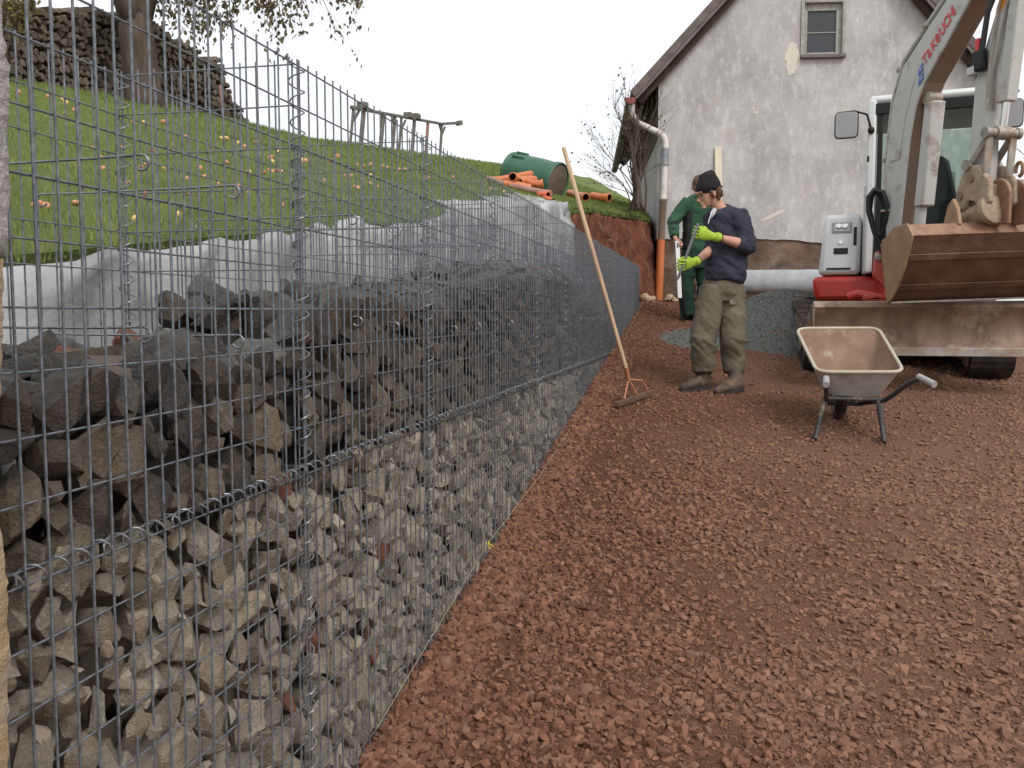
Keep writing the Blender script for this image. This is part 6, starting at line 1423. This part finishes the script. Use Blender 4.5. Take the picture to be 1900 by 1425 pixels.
m = MB(); m.limb([p2(1295, 362, .02), p2(1296, 372, .02), p2(1297, 392, .03), p2(1294, 430, .03), p2(1291, 462, .02), p2(1290, 474, .02)], [(.085, .08), (.185, .13), (.195, .15), (.175, .14), (.172, .145), (.168, .14)], 26, side=RT)
m.limb([c2v.lerp(sA, .55), sA, sA.lerp(eA, .45), eA], [.10, .085, .075, .068], 16); m.ball(eA, .067); m.limb([eA, eA.lerp(wA, .5), wA], [.064, .058, .048], 14); m.limb([c2v.lerp(sB, .55), sB, sB.lerp(eB, .45), eB], [.10, .085, .072, .064], 16); m.ball(eB, .063); m.limb([eB, eB.lerp(wB, .5), wB], [.06, .055, .046], 14)
JK = obj('jacket', m, MATS['green_cloth'], PB); skinny(JK, .009, 4); wrinkle(JK, .02, 6, (1, 1, 1.6), None, 2.)
m = MB(); m.ball(eA, .071); m.limb([eA, eA.lerp(wA, .5), wA + (wA - eA) * .02], [.069, .063, .052], 14); skinny(obj('sleeve_panel', m, MATS['black_cloth'], JK), .009, 2)
m = MB(); m.limb([p2(1279, 392, .10), p2(1275, 425, .11), p2(1274, 462, .10)], [(.035, .09), (.045, .09), (.05, .09)], 14, side=RT); skinny(obj('side_panel', m, MATS['black_cloth'], JK), .009, 2)
m = MB(); m.limb([p2(1291, 462, .02), p2(1291, 482, .02), p2(1291, 500, .02)], [(.165, .145), (.168, .15), (.14, .13)], 22, side=RT)
m.limb([gA[0], gA[0].lerp(gA[1], .5), gA[1], gA[1].lerp(gA[2], .6), gA[2]], [.115, .105, .09, .085, .082], 18); m.limb([gB[0], gB[0].lerp(gB[1], .5), gB[1], gB[1].lerp(gB[2], .6), gB[2]], [.115, .105, .09, .085, .082], 18)
T2 = obj('trousers', m, MATS['green_dark'], PB); skinny(T2, .009, 3); wrinkle(T2, .025, 6, (1, 1, 1.2), None, 5.)
m = MB(); m.limb([gA[0] - RT * .085 + TC * .03, gA[0].lerp(gA[1], .5) - RT * .072 + TC * .03, gA[1] - RT * .058 + TC * .03, gA[2] - RT * .035 + TC * .03], [(.035, .085), (.034, .08), (.034, .07), (.04, .06)], 14, side=RT); skinny(obj('leg_panel', m, MATS['black_cloth'], T2), .009, 2)
def onb2(px, w): q = p2(px, 588, w); return V(q.x, q.y, ground_z(q.x, q.y) + .008)
boot(PB, p2, onb2(1262, .02), onb2(1290, -.10), p2(1277, 580, .0), .03, 'boot'); boot(PB, p2, onb2(1300, -.22), onb2(1306, .06), p2(1304, 585, .0), .03, 'boot')
la, lb = p2(1256.5, 447, .40), p2(1261.5, 553, .40)
SL = thing('spirit_level', 'white spirit level held upright beside the person in green', 'spirit level', lb)
obj('bar', MB().bar(la, lb, .048, .022, tuple(TC)), MATS['white_alu'], SL, bevel=.003)
for t, r in ((.06, .010), (.10, .012)): c = la.lerp(lb, t) + TC * .0115; obj('vial', MB().lathe(c, TC, [(0, r), (.002, r)], 12), MATS['black'], SL)
c = la.lerp(lb, .5) + TC * .0115; obj('vial', MB().bar(c - (lb - la).normalized() * .02, c + (lb - la).normalized() * .02, .02, .003, tuple(TC)), MATS['glove_lime'], SL)
hand(PB, wA + (la.lerp(lb, .04) - wA) * .1, la.lerp(lb, .07) - TC * .02 + RT * .0, la, lb, 'skin', 'hand', 1.05, 1)
hand(PB, wB, wB + (wB - eB).normalized() * .08, wB, wB + V(0, 0, .1), 'skin', 'hand', 1.0, 1)
